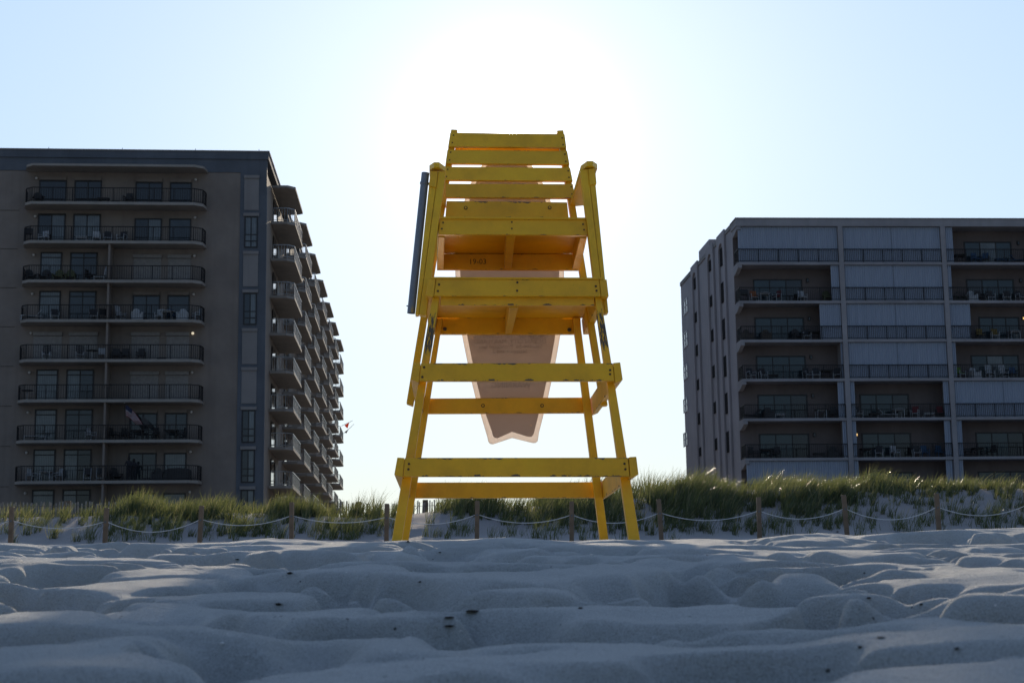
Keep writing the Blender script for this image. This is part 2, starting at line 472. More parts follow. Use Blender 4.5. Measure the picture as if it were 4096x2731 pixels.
# long back uprights, from the second rung up to the top slat
def qP(y): return 11.47 - .00034*(y-519)
board('upright', [(1804.7,517.7), (1829.8,519), (1652,1622), (1625.5,1612)], (qP(518), qP(1617)), .085, 'yellow_leg', .004, 'z')
board('upright', [(2228.3,522), (2253.4,521), (2431,1620), (2405,1622)], (qP(521), qP(1621)), .085, 'yellow_leg', .004, 'z')
slats = [([Z1(480,97), Z1(1355,108), Z1(1369,211), Z1(463,204)], 'yellow_clean'),
         ([Z1(458,228), Z1(1375,238), Z1(1393,340), Z1(443,333)], 'yellow_clean'),
         ([Z1(438,358), Z1(1397,365), Z1(1417,467), Z1(422,460)], 'yellow_clean'),
         ([Z1(418,487), Z1(1418,490), Z1(1434,598), Z1(402,592)], 'yellow')]
for px, m in slats:
    qt = qP(px[0][1]) - .032; qb = qP(px[2][1]) - .032
    board('back_slat', px, (qt, qb), .031, m, .004, back=NB*.031 - Vector((0,0,.004)))
board('back_rail', [Z1(520,196), Z1(1312,204), Z1(1316,250), Z1(514,242)], qP(595)+.03, .04, 'yellow')
board('back_rail', [Z1(452,619), Z1(1374,629), Z1(1386,748), Z1(442,748)], 11.33, .045, 'yellow_worn')

# nails and bolts
def disc(name, p, r, mat, depth=.004):
    b = MB(); b.tube([p - NB*depth, p + NB*.006], r, 10)
    return b.build(name, M[mat], chair)
nails = [(Z3(193,347),9.955),(Z3(188,395),9.955),(Z3(2123,345),9.955),(Z3(2131,394),9.955),
         (Z2(287,722),10.085),(Z2(273,799),10.085),(Z2(1745,745),10.085),(Z2(1745,777),10.085),
         (ZC(712,305),10.245),(ZC(688,441),10.245),(ZD(898,318),10.245),(ZD(910,405),10.245),
         (Z2(1018,58),10.245),(Z2(1016,123),10.245),
         (Z1(425,786),10.40),(Z1(416,832),10.40),(Z1(951,782),10.40),(Z1(951,831),10.40),(Z1(1495,798),10.40),(Z1(1503,840),10.40)]
for p, q in nails: disc('nail', Wq(p, q), .0075 if q < 10.3 else .006, 'rust', .003)
for a in ((505,118),(496,175),(1336,139),(1343,190),(483,248),(475,307),(1357,263),(1364,318),(460,379),(452,434),(1382,390),(1388,440),(1405,512),(1411,567)):
    p = Z1(*a); disc('nail', Wq(p, qP(p[1])-.032), .0055, 'rust', .003)
for p, q in ((Z2(748,1023),11.755),(Z2(1212,1023),11.755),(Z1(598,673),11.33),(Z1(1240,671),11.33)):
    b = MB(); c = Wq(p, q); b.tube([c - NB*.003, c + NB*.01], .0135, 16)
    o = b.build('bolt', M['rust'], chair)
    b = MB(); b.tube([c - NB*.010, c], .0075, 8); b.build('bolt_head', M['yellow_clean'], o)
for p in ((450,423),(1425,430)):
    b = MB(); c = Wq(Z2(*p), 11.65); b.tube([c - NB*.012, c + NB*.01], .014, 14)
    o = b.build('bolt', M['bolt'], chair)
    b = MB(); b.tube([c - NB*.020, c - NB*.006], .009, 6); b.build('bolt_head', M['bolt'], o)

# lettering helper: text laid in a plane (origin, right vector, up vector)
def letters(name, txt, mat, parent, o, rt, up, size, align='CENTER', depth=.0006):
    cu = bpy.data.curves.new(name, 'FONT'); cu.body = txt; cu.size = size; cu.align_x = align; cu.align_y = 'CENTER'
    cu.extrude = depth; cu.resolution_u = 2
    ob = bpy.data.objects.new(name, cu); link(ob)
    dg = bpy.context.evaluated_depsgraph_get(); dg.update()
    me = bpy.data.meshes.new_from_object(ob.evaluated_get(dg))
    bpy.data.objects.remove(ob, do_unlink=True)
    rt = Vector(rt).normalized(); up = Vector(up).normalized(); nn = rt.cross(up); off = wloc(parent)
    for v in me.vertices:
        c = v.co.copy(); v.co = Vector(o) + rt*c.x + up*c.y + nn*c.z - off
    me.materials.clear(); me.materials.append(mat); me.name = name
    ob = bpy.data.objects.new(name, me); link(ob); ob.parent = parent
    return ob
oI = Wq(Z1(690,1085), 11.21) - NB*.002
letters('pencilled_number', '19-03', M['pencil'], chair, oI, NX, (0,0,1), .055)

# ------------------------------------------------------------------ blue-grey pipe strapped to the arm post
ptop, pbot = Wq(ZA(428,690), 10.43), Wq(ZC(127,905), 10.43)
pipe = empty('umbrella_pipe', pbot, 'blue-grey plastic pipe strapped upright along the left arm of the yellow chair', 'pipe')
b = MB(); ax = (pbot-ptop).normalized()
b.tube([ptop, pbot], .0265, 24, cap=False); b.tube([ptop + ax*.002, pbot - ax*.001], .0225, 24, cap=False)
b.tube([ptop, ptop + ax*.004], [.0265, .0266], 24, cap=True)
b.build('tube', M['pvc'], pipe, smooth=True)
c0 = ptop + (pbot-ptop)*.065; c1 = ptop + (pbot-ptop)*.085
b = MB(); b.tube([c0, c0+ax*.004, c1-ax*.004, c1], [.0275,.031,.031,.0275], 24); b.build('strap', M['pvc'], pipe, smooth=True)
b = MB(); s0 = Wq(ZC(48,750), 10.43); b.tube([s0 - NX*.006, s0 + NX*.02], .004, 8); b.build('screw', M['bolt'], pipe)

# ------------------------------------------------------------------ surfboard-shaped sign hung behind the chair
def qS(y): return 11.86 - (1760-y)*.00027
def Ws(x, y): return Wq((x, y), qS(y))
right = [(2127,663),(2169.8,730),(2201,799),(2228,900),(2247,1000),(2257,1090),(2255,1180),(2242,1337),(2226,1430),(2205.6,1528),(2192,1590),(2175,1656),(2156,1730)]
left = [(1926.6,663),(1884.7,730),(1858.6,799),(1834,900),(1823,1000),(1820.5,1090),(1829,1200),(1847.5,1337),(1866,1430),(1886.7,1528),(1902,1590),(1922.5,1656),(1950,1750)]
nose = [(1950,635),(1985,606),(2028,592),(2070,606),(2105,635)]
tailr = [(2151,1763),(2144,1770),(2132,1771),(2048.5,1750.5)]
taill = [(1972,1776),(1960,1774),(1953,1765)]
outl = nose + right + tailr + taill + left[::-1]
sign = empty('surfboard_sign', Ws(2048, 1760), 'pale translucent surfboard-shaped sign with swallow tail behind the yellow chair', 'sign')
b = MB(); b.prism([Ws(*p) for p in outl], NB*.010); b.build('panel', M['sign_panel'], sign)
cxs = 2040
def inset(p):
    x, y = p
    dx = -20 if x > cxs else 20
    if y > 1740: yy = y - 24; xx = x + (dx*.9 if abs(x-cxs) > 40 else 0)
    elif y < 640: yy = y + 22; xx = x
    else: yy = y; xx = x + dx
    return (xx, yy)
b = MB(); b.prism([Ws(*inset(p)) - NB*.0012 for p in outl], NB*.001); b.build('printed_field', M['sign_print'], sign)
sup = (Ws(2040,1300) - Ws(2040,1500)).normalized()
for (x, y, s, txt) in ((2043,1347,.064,'ORDER OF THE TOWN OF'), (2040,1366.5,.064,'OCEAN CITY, MARYLAND'), (2042,1386,.058,'Sec. 106-56  Prohibited acts'),
                       (2040,1405,.058,'Section 1 and 2'), (2044,1541,.085,'WARNING')):
    letters('lettering', txt, M['sign_text'], sign, Ws(x, y) - NB*.0022, -NX, sup, s*.72)
for p in ((667,495),(1047,467),(1125,1178)):
    c = Ws(*Z2(*p)); b = MB(); b.tube([c - NB*.003, c - NB*.0015], .008, 12); b.build('hole_glow_disc', M['sign_hole'], sign)  # pale discs standing in for light through the screw holes
# ================================================================== beach and dune: one sheet of sand
def _hash(ix, iy, k):
    h = np.sin(ix*127.1 + iy*311.7 + k*74.7)*43758.5453
    return h - np.floor(h)
def vnoise(x, y, k=0):
    ix, iy = np.floor(x), np.floor(y); fx, fy = x-ix, y-iy
    u = fx*fx*fx*(fx*(fx*6-15)+10); v = fy*fy*fy*(fy*(fy*6-15)+10)
    a, b, c, d = _hash(ix,iy,k), _hash(ix+1,iy,k), _hash(ix,iy+1,k), _hash(ix+1,iy+1,k)
    return (a*(1-u)+b*u)*(1-v) + (c*(1-u)+d*u)*v
def fbm(x, y, k=0, o=4):
    s = 0; a = .5
    for i in range(o):
        s = s + a*(vnoise(x, y, k+i)-.5); x, y, a = x*2.03+3.1, y*2.03-1.7, a*.5
    return s
def dents(x, y, cell, k, soft):
    """trampled dry sand: smooth union of shallow bowls, leaving crests between them"""
    X, Y = x/cell, y/cell; ix, iy = np.floor(X), np.floor(Y)
    acc = 0
    for dx in (-1,0,1):
        for dy in (-1,0,1):
            cx, cy = ix+dx, iy+dy
            px = cx + .12 + .76*_hash(cx, cy, k); py = cy + .12 + .76*_hash(cx, cy, k+1)
            an = 6.28*_hash(cx, cy, k+2); st = .75 + .6*_hash(cx, cy, k+3)
            ux, uy = X-px, Y-py
            a = (ux*np.cos(an)+uy*np.sin(an))*st; b = (-ux*np.sin(an)+uy*np.cos(an))/st
            d2 = a*a + b*b - .25*_hash(cx, cy, k+4)
            acc = acc + np.exp(-soft*d2)
    return -np.log(acc)/soft
PROF_Y = [-400,-60,-8, 0, .6, 1.2, 2.0, 2.6, 4.0, 5.2, 6.5, 8.2, 9.4, 10.5, 12, 20, 30, 40, 42, 60, 90, 5000]
PROF_Z = [-4,-2.6,-.5,-.105,-.10,-.085,-.045,.0,.075,.135,.21,.335,.39,.43,.49,.80,1.22,1.66,1.72,2.0,2.2,2.2]
DX = np.array([-900,0,150,300,450,600,760,870,930,980,1050,1150,1300,1400,1500,1600,1700,1850,2000,2100,2352,3300])*1.7415
DY = np.array([1195,1195,1190,1182,1180,1182,1192,1196,1187,1180,1174,1170,1166,1160,1144,1134,1131,1132,1130,1127,1124,1124])*1.7415
CRX = np.array([-4000,0,100,200,280,400,520,620,700,760,850,920,1000,1080,1150,1230,1300,1400,1480,1600,1700,1800,1870,1950,2050,2150,2250,2352,6000])*1.7415
CRY = np.array([1246,1246,1254,1250,1243,1250,1248,1236,1240,1245,1247,1243,1243,1240,1236,1241,1246,1241,1244,1240,1244,1230,1224,1233,1225,1218,1210,1212,1212])*1.7415
M_BIG = M_MID = M_SM = M_TI = 0.0
_gx, _gy = np.meshgrid(np.linspace(-9, 9, 160), np.linspace(1, 19, 160))
M_BIG = float(dents(_gx, _gy, .72, 21, 10.0).mean()); M_MID = float(dents(_gx, _gy, .36, 31, 9.0).mean()); M_SM = float(dents(_gx, _gy, .24, 45, 8.0).mean())
M_TI = float(dents(_gx, _gy, .125, 55, 6.0).mean())
YC = 45.6
def crest_z(px):
    return (2444 - (px-CX)*ROLL - np.interp(px, DX, DY))/F_PX*YC
def height(x, y):
    x = np.asarray(x, float); y = np.asarray(y, float)
    z = np.interp(y, PROF_Y, PROF_Z)
    # soften the profile's corners
    z = .5*z + .25*np.interp(y-.22*(1+np.abs(y)/8), PROF_Y, PROF_Z) + .25*np.interp(y+.22*(1+np.abs(y)/8), PROF_Y, PROF_Z)
    wx = x + .16*fbm(x*1.7, y*1.7, 5)*2; wy = y + .16*fbm(x*1.7+9, y*1.7+4, 6)*2
    near = 1/(1+np.exp((y-14)/2.0))
    big = (dents(wx, wy*1.15, .72, 21, 10.0) - M_BIG)
    mid = (dents(wx+3.3, wy*1.2+1.2, .36, 31, 9.0) - M_MID)
    sm = (dents(wx+1.3, wy*1.25+7.2, .24, 45, 8.0) - M_SM)
    lump = fbm(x*.55, y*.55, 40, 3)
    ab = np.interp(y, [0, .8, 2, 3, 4, 6, 9, 30], [.0, .03, .14, .22, .30, .36, .38, .30])
    am = np.interp(y, [0, .8, 2, 4, 6, 9, 30], [.08, .16, .30, .30, .24, .18, .12])
    as_ = np.interp(y, [0, .8, 2, 4, 6, 9], [.12, .19, .20, .13, .07, .03])
    h = 1.5*ab*big + 1.9*am*mid + 1.7*as_*sm - .010*np.clip(y, 0, 4)/4
    ti = dents(wx+5.3, wy*1.2+3.2, .125, 55, 6.0) - M_TI
    h = h + np.interp(y, [0, 1, 3, 6, 9], [.10, .22, .25, .16, .05])*ti
    und = fbm(x*1.5+2, y*1.9, 120, 3)*np.interp(y, [0, .8, 2, 4, 7, 12], [.01, .05, .10, .12, .10, .08])
    cap = np.interp(y, [0, 1, 2, 4, 7, 12], [.006, .014, .024, .040, .050, .06]) + .05*lump*np.clip(y/4, .15, 1) + und
    kc = np.interp(y, [0, 1, 3, 8], [.010, .016, .024, .026])
    h = cap - kc*np.log1p(np.exp(np.clip((cap-h)/kc, -40, 40)))
    rip = np.sin(26*(y*1.3 + .25*x + .5*fbm(x*1.1, y*1.1, 90, 2)*2))
    h = h + .0025*rip*np.clip(fbm(x*.8, y*.8, 95, 2)*5, 0, 1)*near
    h = h + .012*fbm(x*7, y*7, 50, 4)*np.clip((7-y)/5, .25, 1)
    z = z + h*(.35 + .65*near)
    # the beach levels off just below the chair: nothing in front of it stands above this line
    az = CX + F_PX*x/np.maximum(y, .5)
    cr = (2444 - (az-CX)*ROLL - np.interp(az, CRX, CRY))/F_PX
    top = cr*y
    kk = .018
    d = (z - top)/kk
    lim = top - kk*np.log1p(np.exp(np.clip(-d, -40, 40)))
    wy_ = np.clip((y-1.5)/1.0, 0, 1)*np.clip((39-y)/3, 0, 1)
    z = z*(1-wy_) + np.where(d > -30, lim, z)*wy_
    # dune
    px = CX + F_PX*x/np.maximum(y, 1)
    t = np.clip((y-40.8)/(YC-40.8), 0, 1); t = t*t*(3-2*t)*.55 + .45*t
    cz = crest_z(px)
    on = np.clip((y-40.5)/1.0, 0, 1)
    lumps = .32*fbm(x*.42, y*.42, 60, 4) + .10*fbm(x*1.6, y*1.6, 70, 3)
    dz = 1.72 + (cz-1.72)*t + lumps*np.clip(t*3, 0, 1)*(1-.6*t)
    back = np.clip((y-YC-1)/14, 0, 1); back = back*back*(3-2*back)
    dz = dz*(1-back) + 2.4*back
    z = z*(1-on) + dz*on
    return z

def sand_material():
    t = NT('dry_sand'); co = t.coord()
    big = t.noise(co, 1.1, 4, .55)
    c = t.ramp(big, [(.3, (.46,.475,.45)), (.7, (.585,.595,.565))])
    g1 = t.noise(co, 620, 2, .8); g2 = t.noise(co, 210, 3, .75)
    c = t.mix(t.ramp(g1, [(.36, (.7,.7,.7)), (.5, (0,0,0))]), c, (.15,.135,.12))
    c = t.mix(t.ramp(g2, [(.58, (0,0,0)), (.75, (.4,.4,.4))]), c, (.72,.70,.66))
    vor = t.n('ShaderNodeTexVoronoi'); vor.inputs['Scale'].default_value = 95; t.l(co, vor.inputs['Vector'])
    sc_ = t.n('ShaderNodeSeparateColor'); t.l(vor.outputs['Color'], sc_.inputs[0])
    dark = t.math('MULTIPLY', t.math('GREATER_THAN', sc_.outputs[0], .990), t.math('LESS_THAN', vor.outputs['Distance'], .24))
    c = t.mix(t.math('MULTIPLY', dark, .85), c, (.035,.03,.025))
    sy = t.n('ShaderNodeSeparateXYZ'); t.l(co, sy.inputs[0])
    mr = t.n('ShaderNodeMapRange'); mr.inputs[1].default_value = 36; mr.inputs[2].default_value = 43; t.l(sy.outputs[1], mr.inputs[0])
    c = t.mix(t.math('MULTIPLY', mr.outputs[0], .8), c, (.215,.185,.17))  # shade on the dune face put into the sand colour
    h = t.math('ADD', t.math('MULTIPLY', g1, .35), t.math('ADD', t.math('MULTIPLY', g2, .5), t.math('MULTIPLY', t.noise(co, 38, 4, .65), 1.3)))
    nm = t.bump(h, 1.0, .012)
    # a few flat quartz grains catch the low sun
    gl = t.math('MULTIPLY', t.math('GREATER_THAN', sc_.outputs[1], .985), t.math('LESS_THAN', vor.outputs['Distance'], .16))
    b1 = t.bsdf(c, .92, 0, nm, .15)
    g = t.n('ShaderNodeBsdfGlossy'); g.inputs['Roughness'].default_value = .42; g.inputs[0].default_value = (.9,.85,.8,1); t.l(nm, g.inputs['Normal'])
    mx = t.n('ShaderNodeMixShader'); t.l(t.math('MULTIPLY', gl, .55), mx.inputs[0]); t.l(b1, mx.inputs[1]); t.l(g.outputs[0], mx.inputs[2])
    return t.done(mx.outputs[0])
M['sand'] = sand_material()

def build_ground():
    fine = np.linspace(-21.5, 21.5, 860)
    ang = np.concatenate([np.linspace(-180, -40, 40)[:-1], np.linspace(-40, -21.5, 60)[:-1], fine, np.linspace(21.5, 40, 60)[1:], np.linspace(40, 180, 40)[1:]])
    a = np.radians(ang)
    r = np.concatenate([np.geomspace(.2, .8, 40)[:-1], np.geomspace(.8, 12.5, 860)[:-1], np.geomspace(12.5, 39, 60)[:-1], np.linspace(39, 62, 130)[:-1], np.geomspace(62, 4000, 40)])
    A, R = np.meshgrid(a, r)
    X, Y = np.sin(A)*R, np.cos(A)*R
    Z = height(X, Y)
    co = np.stack([X, Y, Z], -1).reshape(-1, 3)
    nr, na = R.shape
    i = np.arange(nr-1)[:, None]*na + np.arange(na-1)[None, :]
    f = np.stack([i, i+na, i+na+1, i+1], -1).reshape(-1, 4)
    # middle cap
    c_idx = len(co); co = np.vstack([co, [[0, 0, float(height(0., 0.))]]])
    tri = np.stack([np.full(na-1, c_idx), np.arange(na-1), np.arange(1, na)], -1)
    me = bpy.data.meshes.new('beach_sand')
    me.vertices.add(len(co)); me.vertices.foreach_set('co', co.astype(np.float32).ravel())
    nl = f.size + tri.size; me.loops.add(nl)
    me.loops.foreach_set('vertex_index', np.concatenate([f.ravel(), tri.ravel()]).astype(np.int32))
    npoly = len(f)+len(tri); me.polygons.add(npoly)
    ls = np.concatenate([np.arange(len(f))*4, f.size + np.arange(len(tri))*3]).astype(np.int32)
    me.polygons.foreach_set('loop_start', ls)
    me.polygons.foreach_set('use_smooth', np.ones(npoly, bool))
    me.update(calc_edges=True); me.validate()
    if me.polygons[0].normal.z < 0: me.flip_normals()
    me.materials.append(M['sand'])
    o = bpy.data.objects.new('beach_sand', me); link(o); o['kind'] = 'structure'
    return o
build_ground()
def hz(x, y): return float(height(np.array([x]), np.array([y]))[0])
def hit_ground(px, py, y0=.9, y1=60):
    """first point of the sand on the sight line through a photo point"""
    d = ray(px, py); ys = np.geomspace(y0, y1, 1500); k = ys/d.y
    dz = d.z*k - height(d.x*k, ys)
    j = np.argmax(dz < 0) if (dz < 0).any() else len(ys)-1
    return Vector((d.x*k[j], ys[j], float(height(np.array([d.x*k[j]]), np.array([ys[j]]))[0])))
# ================================================================== the two apartment blocks
M['tan'] = stucco('tan_stucco', (.188, .160, .135))
M['tan_light'] = stucco('tan_balcony_concrete', (.25, .23, .20), .6, .15)
M['blue'] = stucco('blue_grey_stucco', (.094, .104, .116), .4, .2)
M['panel'] = stucco('pale_panel_stucco', (.20, .188, .176), .5, .12)
M['joint'] = plain('dark_joint', (.05, .045, .04), .9)  # dark colour of the thin panel joint strips
M['rail'] = plain('bronze_railing_metal', (.012, .011, .011), .6, 0, .2, 2, .2)
M['rail_side_lit'] = plain('sunlit_railing_metal', (.20, .20, .20), .32, .75, .2, 2, .5)  # same bronze railing, lightened in colour to imitate sun on the side rails
M['black_frame'] = plain('dark_window_frame', (.009, .0085, .008), .5)
M['g_dark'] = glass('dark_glass', (.012, .013, .014))
M['g_mid'] = glass('grey_glass', (.022, .028, .032))
M['g_curtain'] = glass('glass_over_curtain', (.105, .118, .12), .55)
M['g_teal'] = glass('teal_glass', (.012, .026, .031))
M['dark_void'] = plain('unlit_opening', (.012, .012, .013), 1.0, 0, .2, 3, .05)
M['shutter_tan'] = plain('beige_roller_shutter', (.19, .18, .165), .8)
M['globe'] = plain('frosted_globe', (.42, .40, .36), .4)
def lit(name, col, s):
    t = NT(name); return t.done(t.bsdf(col, .5, 0, None, .3, col, s*.4))
M['globe_lit'] = lit('lit_globe', (1.0, .85, .6), 1.6)
M['amber_lit'] = lit('lit_amber_lamp', (1.0, .62, .22), 2.2)
M['grey_wall'] = stucco('grey_stucco', (.25, .24, .24))
M['grey_side'] = stucco('grey_side_stucco', (.29, .27, .27), .3, .16)
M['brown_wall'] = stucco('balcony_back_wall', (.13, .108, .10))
M['white_frame'] = plain('white_window_frame', (.4, .4, .4), .6)
M['lamp_case'] = plain('black_lamp_case', (.02, .02, .02), .5)
def _pleat():
    t = NT('pale_storm_shutter'); co = t.coord()
    c = t.ramp(t.noise(t.coord('Object', (6, 6, .1)), 2.2, 3, .6), [(.3, (.205, .235, .28)), (.7, (.255, .29, .34))])
    return t.done(t.bsdf(c, .6, 0, None, .3))
M['pleat'] = _pleat()

class Frame:
    """local frame of a facade: u along it, off out of it (towards the sea), z up"""
    def __init__(s, P0, U, N): s.P0 = Vector(P0); s.U = Vector(U).normalized(); s.N = Vector(N).normalized()
    def P(s, u, off, z): return Vector((s.P0.x, s.P0.y, 0)) + s.U*u + s.N*off + Vector((0,0,z))
    def L(s, px, py, off=0.0):
        p = on_plane(px, py, s.P0 + s.N*off, s.N); d = p - s.P0
        return d.dot(s.U), p.z
    def box(s, mb, u0, u1, o0, o1, z0, z1, mi=0):
        a = [s.P(u0,o1,z1), s.P(u1,o1,z1), s.P(u1,o1,z0), s.P(u0,o1,z0)]
        b = [s.P(u0,o0,z1), s.P(u1,o0,z1), s.P(u1,o0,z0), s.P(u0,o0,z0)]
        mb.hexa(a, b, mi); return mb
    def plan(s, mb, pts, z0, z1, mi=0):
        mb.prism([s.P(u,o,z0) for u,o in pts], (0,0,z1-z0), mi); return mb
def railing(fr, path, z, h, step, poste, name, mat, parent, r=.022, bal=.011):
    """posts, top and bottom rail and balusters along a plan path"""
    b = MB(); tot = 0
    for (u0,o0),(u1,o1) in zip(path, path[1:]):
        a = fr.P(u0,o0,0); c = fr.P(u1,o1,0); d = c-a; L = d.length; d.normalize(); n = Vector((-d.y,d.x,0))
        def bx(s0, s1, w, z0, z1):
            p, q = a + d*s0, a + d*s1
            b.hexa([p-n*w+Vector((0,0,z1)), q-n*w+Vector((0,0,z1)), q-n*w+Vector((0,0,z0)), p-n*w+Vector((0,0,z0))],
                   [p+n*w+Vector((0,0,z1)), q+n*w+Vector((0,0,z1)), q+n*w+Vector((0,0,z0)), p+n*w+Vector((0,0,z0))])
        bx(0, L, .03, z+h-.055, z+h); bx(0, L, .018, z+.09, z+.125)
        np_ = max(1, round(L/poste)); nb = max(1, round(L/step))
        for i in range(np_+1): bx(max(0, L*i/np_-r), min(L, L*i/np_+r), r, z-.02, z+h-.056)
        for i in range(1, nb): bx(L*i/nb-bal, L*i/nb+bal, bal, z+.126, z+h-.056)
    return b.build(name, mat, parent)

# ------------------------------------------------------------------ left block
be = math.radians(5.0); ga = math.radians(-3.3)
LF = Frame(at_y(1061, 1300, 114.0), (-math.cos(be), -math.sin(be), 0), (math.sin(be), -math.cos(be), 0))
LS = Frame(at_y(1061, 1300, 114.0), (math.sin(ga), math.cos(ga), 0), (math.cos(ga), -math.sin(ga), 0))
BD = 1.75
ys = [807, 961, 1119.5, 1278, 1436, 1597, 1757.6, 1919.7]
zs_ = np.array([LF.L(459, y, BD)[1] for y in ys])
FH, zA = np.polyfit(np.arange(8), zs_, 1)            # slab tops: zA + FH*k (k=0 top), FH<0
def LZ(k): return float(zA + FH*k)
FHm = -float(FH)
z_roof = LF.L(600, 605, .1)[1]; z_tier = LF.L(600, 635, .0)[1]; z_band = LF.L(300, 684, 0)[1]
z_can = LF.L(459, 656, BD)[1]
Z_G = 2.0
ub = LF.L(958, 1000)[0]; up0 = LF.L(1033, 1000)[0]; up1 = LF.L(974, 1000)[0]
U_END = LF.L(-420, 1200)[0]
DEPTH_L = 88.0
lbld = empty('apartment_building', LF.P(12, 0, Z_G), 'tall dark tan apartment block at left with blue-grey corner strip and many balconies', 'apartment building')
b = MB()   # main body: walls as one closed box, side wall following its own direction
def corner(u, v, z):
    p = LF.P(u, -.02, z) + LS.U*v; return p
b.hexa([corner(U_END,0,z_band-.01), corner(.03,0,z_band-.01), corner(.03,0,Z_G), corner(U_END,0,Z_G)],
       [corner(U_END,DEPTH_L,z_band-.01), corner(.03,DEPTH_L,z_band-.01), corner(.03,DEPTH_L,Z_G), corner(U_END,DEPTH_L,Z_G)])
b.build('wall', M['tan'], lbld)
b = MB()   # blue band under the roof, corner strip
LF.box(b, ub, U_END, -.01, .03, z_band, z_tier)
b.build('blue_band', M['blue'], lbld)
b = MB(); LF.box(b, 0, ub-.002, -.5, .035, Z_G, z_tier); b.build('corner_strip', M['blue'], lbld)
b = MB()
a4 = [LF.P(U_END,.12,z_roof), LF.P(-.12,.12,z_roof), LF.P(-.12,.12,z_tier+.002), LF.P(U_END,.12,z_tier+.002)]
b.hexa(a4, [p + LS.U*DEPTH_L for p in a4]); rf = b.build('roof_parapet', M['blue'], lbld)
b = MB(); a4 = [LF.P(U_END,.17,z_roof+.1), LF.P(-.17,.17,z_roof+.1), LF.P(-.17,.17,z_roof+.003), LF.P(U_END,.17,z_roof+.003)]
b.hexa(a4, [p + LS.U*(DEPTH_L+.1) for p in a4]); b.build('coping', M['panel'], rf)
for px in (195, 490, 782, 1036):
    u = LF.L(px, 600, -1)[0]; b = MB(); b.tube([LF.P(u,-1,z_roof), LF.P(u,-1,z_roof+.55)], .02, 6); b.build('lightning_rod', M['rail'], lbld)
b = MB()
uL = LF.L(92, 1200)[0]
for k in range(9):
    z = LZ(k) - .24
    LF.box(b, uL+.5, U_END, -.01, -.012+.02, z-.015, z+.015)
b.build('panel_joint', M['joint'], lbld)

# front balconies
bu = [LF.L(126, 807, BD)[0], LF.L(101, 815, BD*.75)[0], LF.L(99, 830, BD*.3)[0], LF.L(776, 807, BD)[0], LF.L(813, 812, BD*.75)[0], LF.L(825, 830, BD*.3)[0]]
plan = [(bu[2],0),(bu[2],BD*.3),(bu[1],BD*.75),(bu[0],BD),(bu[3],BD),(bu[4],BD*.75),(bu[5],BD*.3),(bu[5],0)]
rp = [(bu[2]-.05,.12),(bu[2]-.05,BD*.3),(bu[1]-.05,BD*.75-.05),(bu[0],BD-.07),(bu[3],BD-.07),(bu[4]+.05,BD*.75-.05),(bu[5]+.05,BD*.3),(bu[5]+.05,.12)]
for k in range(8):
    z = LZ(k); b = MB(); LF.plan(b, plan, z-.2, z)
    ba = b.build('balcony', M['tan_light'], lbld)
    railing(LF, rp, z, 1.06, .165, 1.46, 'railing', M['rail'], ba)
b = MB(); LF.plan(b, plan, z_can-.17, z_can); b.build('canopy', M['tan_light'], lbld)
ud = LF.L(441, 1100, .9)[0]
for k in range(2, 9):                                   # party wall between the two flats
    zt = LZ(k-1)-.2
    b = MB(); LF.box(b, ud-.07, ud+.07, .0, 1.62, LZ(k)-.0 if k < 8 else LZ(7)-FHm, zt-.002); b.build('partition', M['tan'], lbld)
# windows and sliding doors: (left px, right px, top drop) on the wall, kinds per floor
def window(fr, par, u0, u1, z0, z1, kinds, sillz=None, transom=None, box_=False, fmat='black_frame', off=.0, fw=.095):
    u0, u1 = min(u0,u1), max(u0,u1)
    b = MB()
    fr.box(b, u0, u1, off+.004, off+.05, z1-fw, z1); fr.box(b, u0, u1, off+.004, off+.05, z0, z0+fw)
    fr.box(b, u0, u0+fw, off+.004, off+.05, z0+fw, z1-fw); fr.box(b, u1-fw, u1, off+.004, off+.05, z0+fw, z1-fw)
    n = len(kinds)
    for i in range(1, n):
        c = u0+(u1-u0)*i/n; fr.box(b, c-.035, c+.035, off+.004, off+.045, z0+fw, z1-fw)
    if sillz: fr.box(b, u0+fw, u1-fw, off+.004, off+.046, z0+sillz, z0+sillz+.06)
    if transom: fr.box(b, u0+fw, u1-fw, off+.004, off+.047, z1-transom-.07, z1-transom)
    o = b.build('window', M[fmat], par)
    b = MB(); mats = sorted(set(kinds)); nn = fr.N
    for i, kd in enumerate(kinds):
        a0 = u0+fw*.5+(u1-u0-fw)*i/n; a1 = u0+fw*.5+(u1-u0-fw)*(i+1)/n
        p = [fr.P(a0,off+.012,z1-fw*.5), fr.P(a1,off+.012,z1-fw*.5), fr.P(a1,off+.012,z0+fw*.5), fr.P(a0,off+.012,z0+fw*.5)]
        b.quad(*p, mi=mats.index(kd))
    b.build('pane', [M[m] for m in mats], o)
    return o
def shutter(fr, par, u0, u1, z0, z1, mat='shutter_tan'):
    u0, u1 = min(u0,u1), max(u0,u1)
    b = MB(); n = int((z1-z0-.25)/.08)
    for i in range(n):
        za, zb = z0+i*.08, z0+(i+1)*.08
        fr.box(b, u0, u1, .004, .022 if i % 2 else .018, za, zb)
    fr.box(b, u0-.04, u1+.04, .004, .16, z1-.25, z1)
    return b.build('roller_shutter', M[mat], par)
WU = {}
for nm, (a, c) in dict(L1=(156,267), L2=(297.5,407), R1=(542,651), R2=(679.6,768), N1=(172,258), N2=(290,398)).items():
    WU[nm] = (LF.L(a, 760)[0], LF.L(c, 760)[0])
D, G, K, S = 'g_dark', 'g_mid', 'g_curtain', 'S'
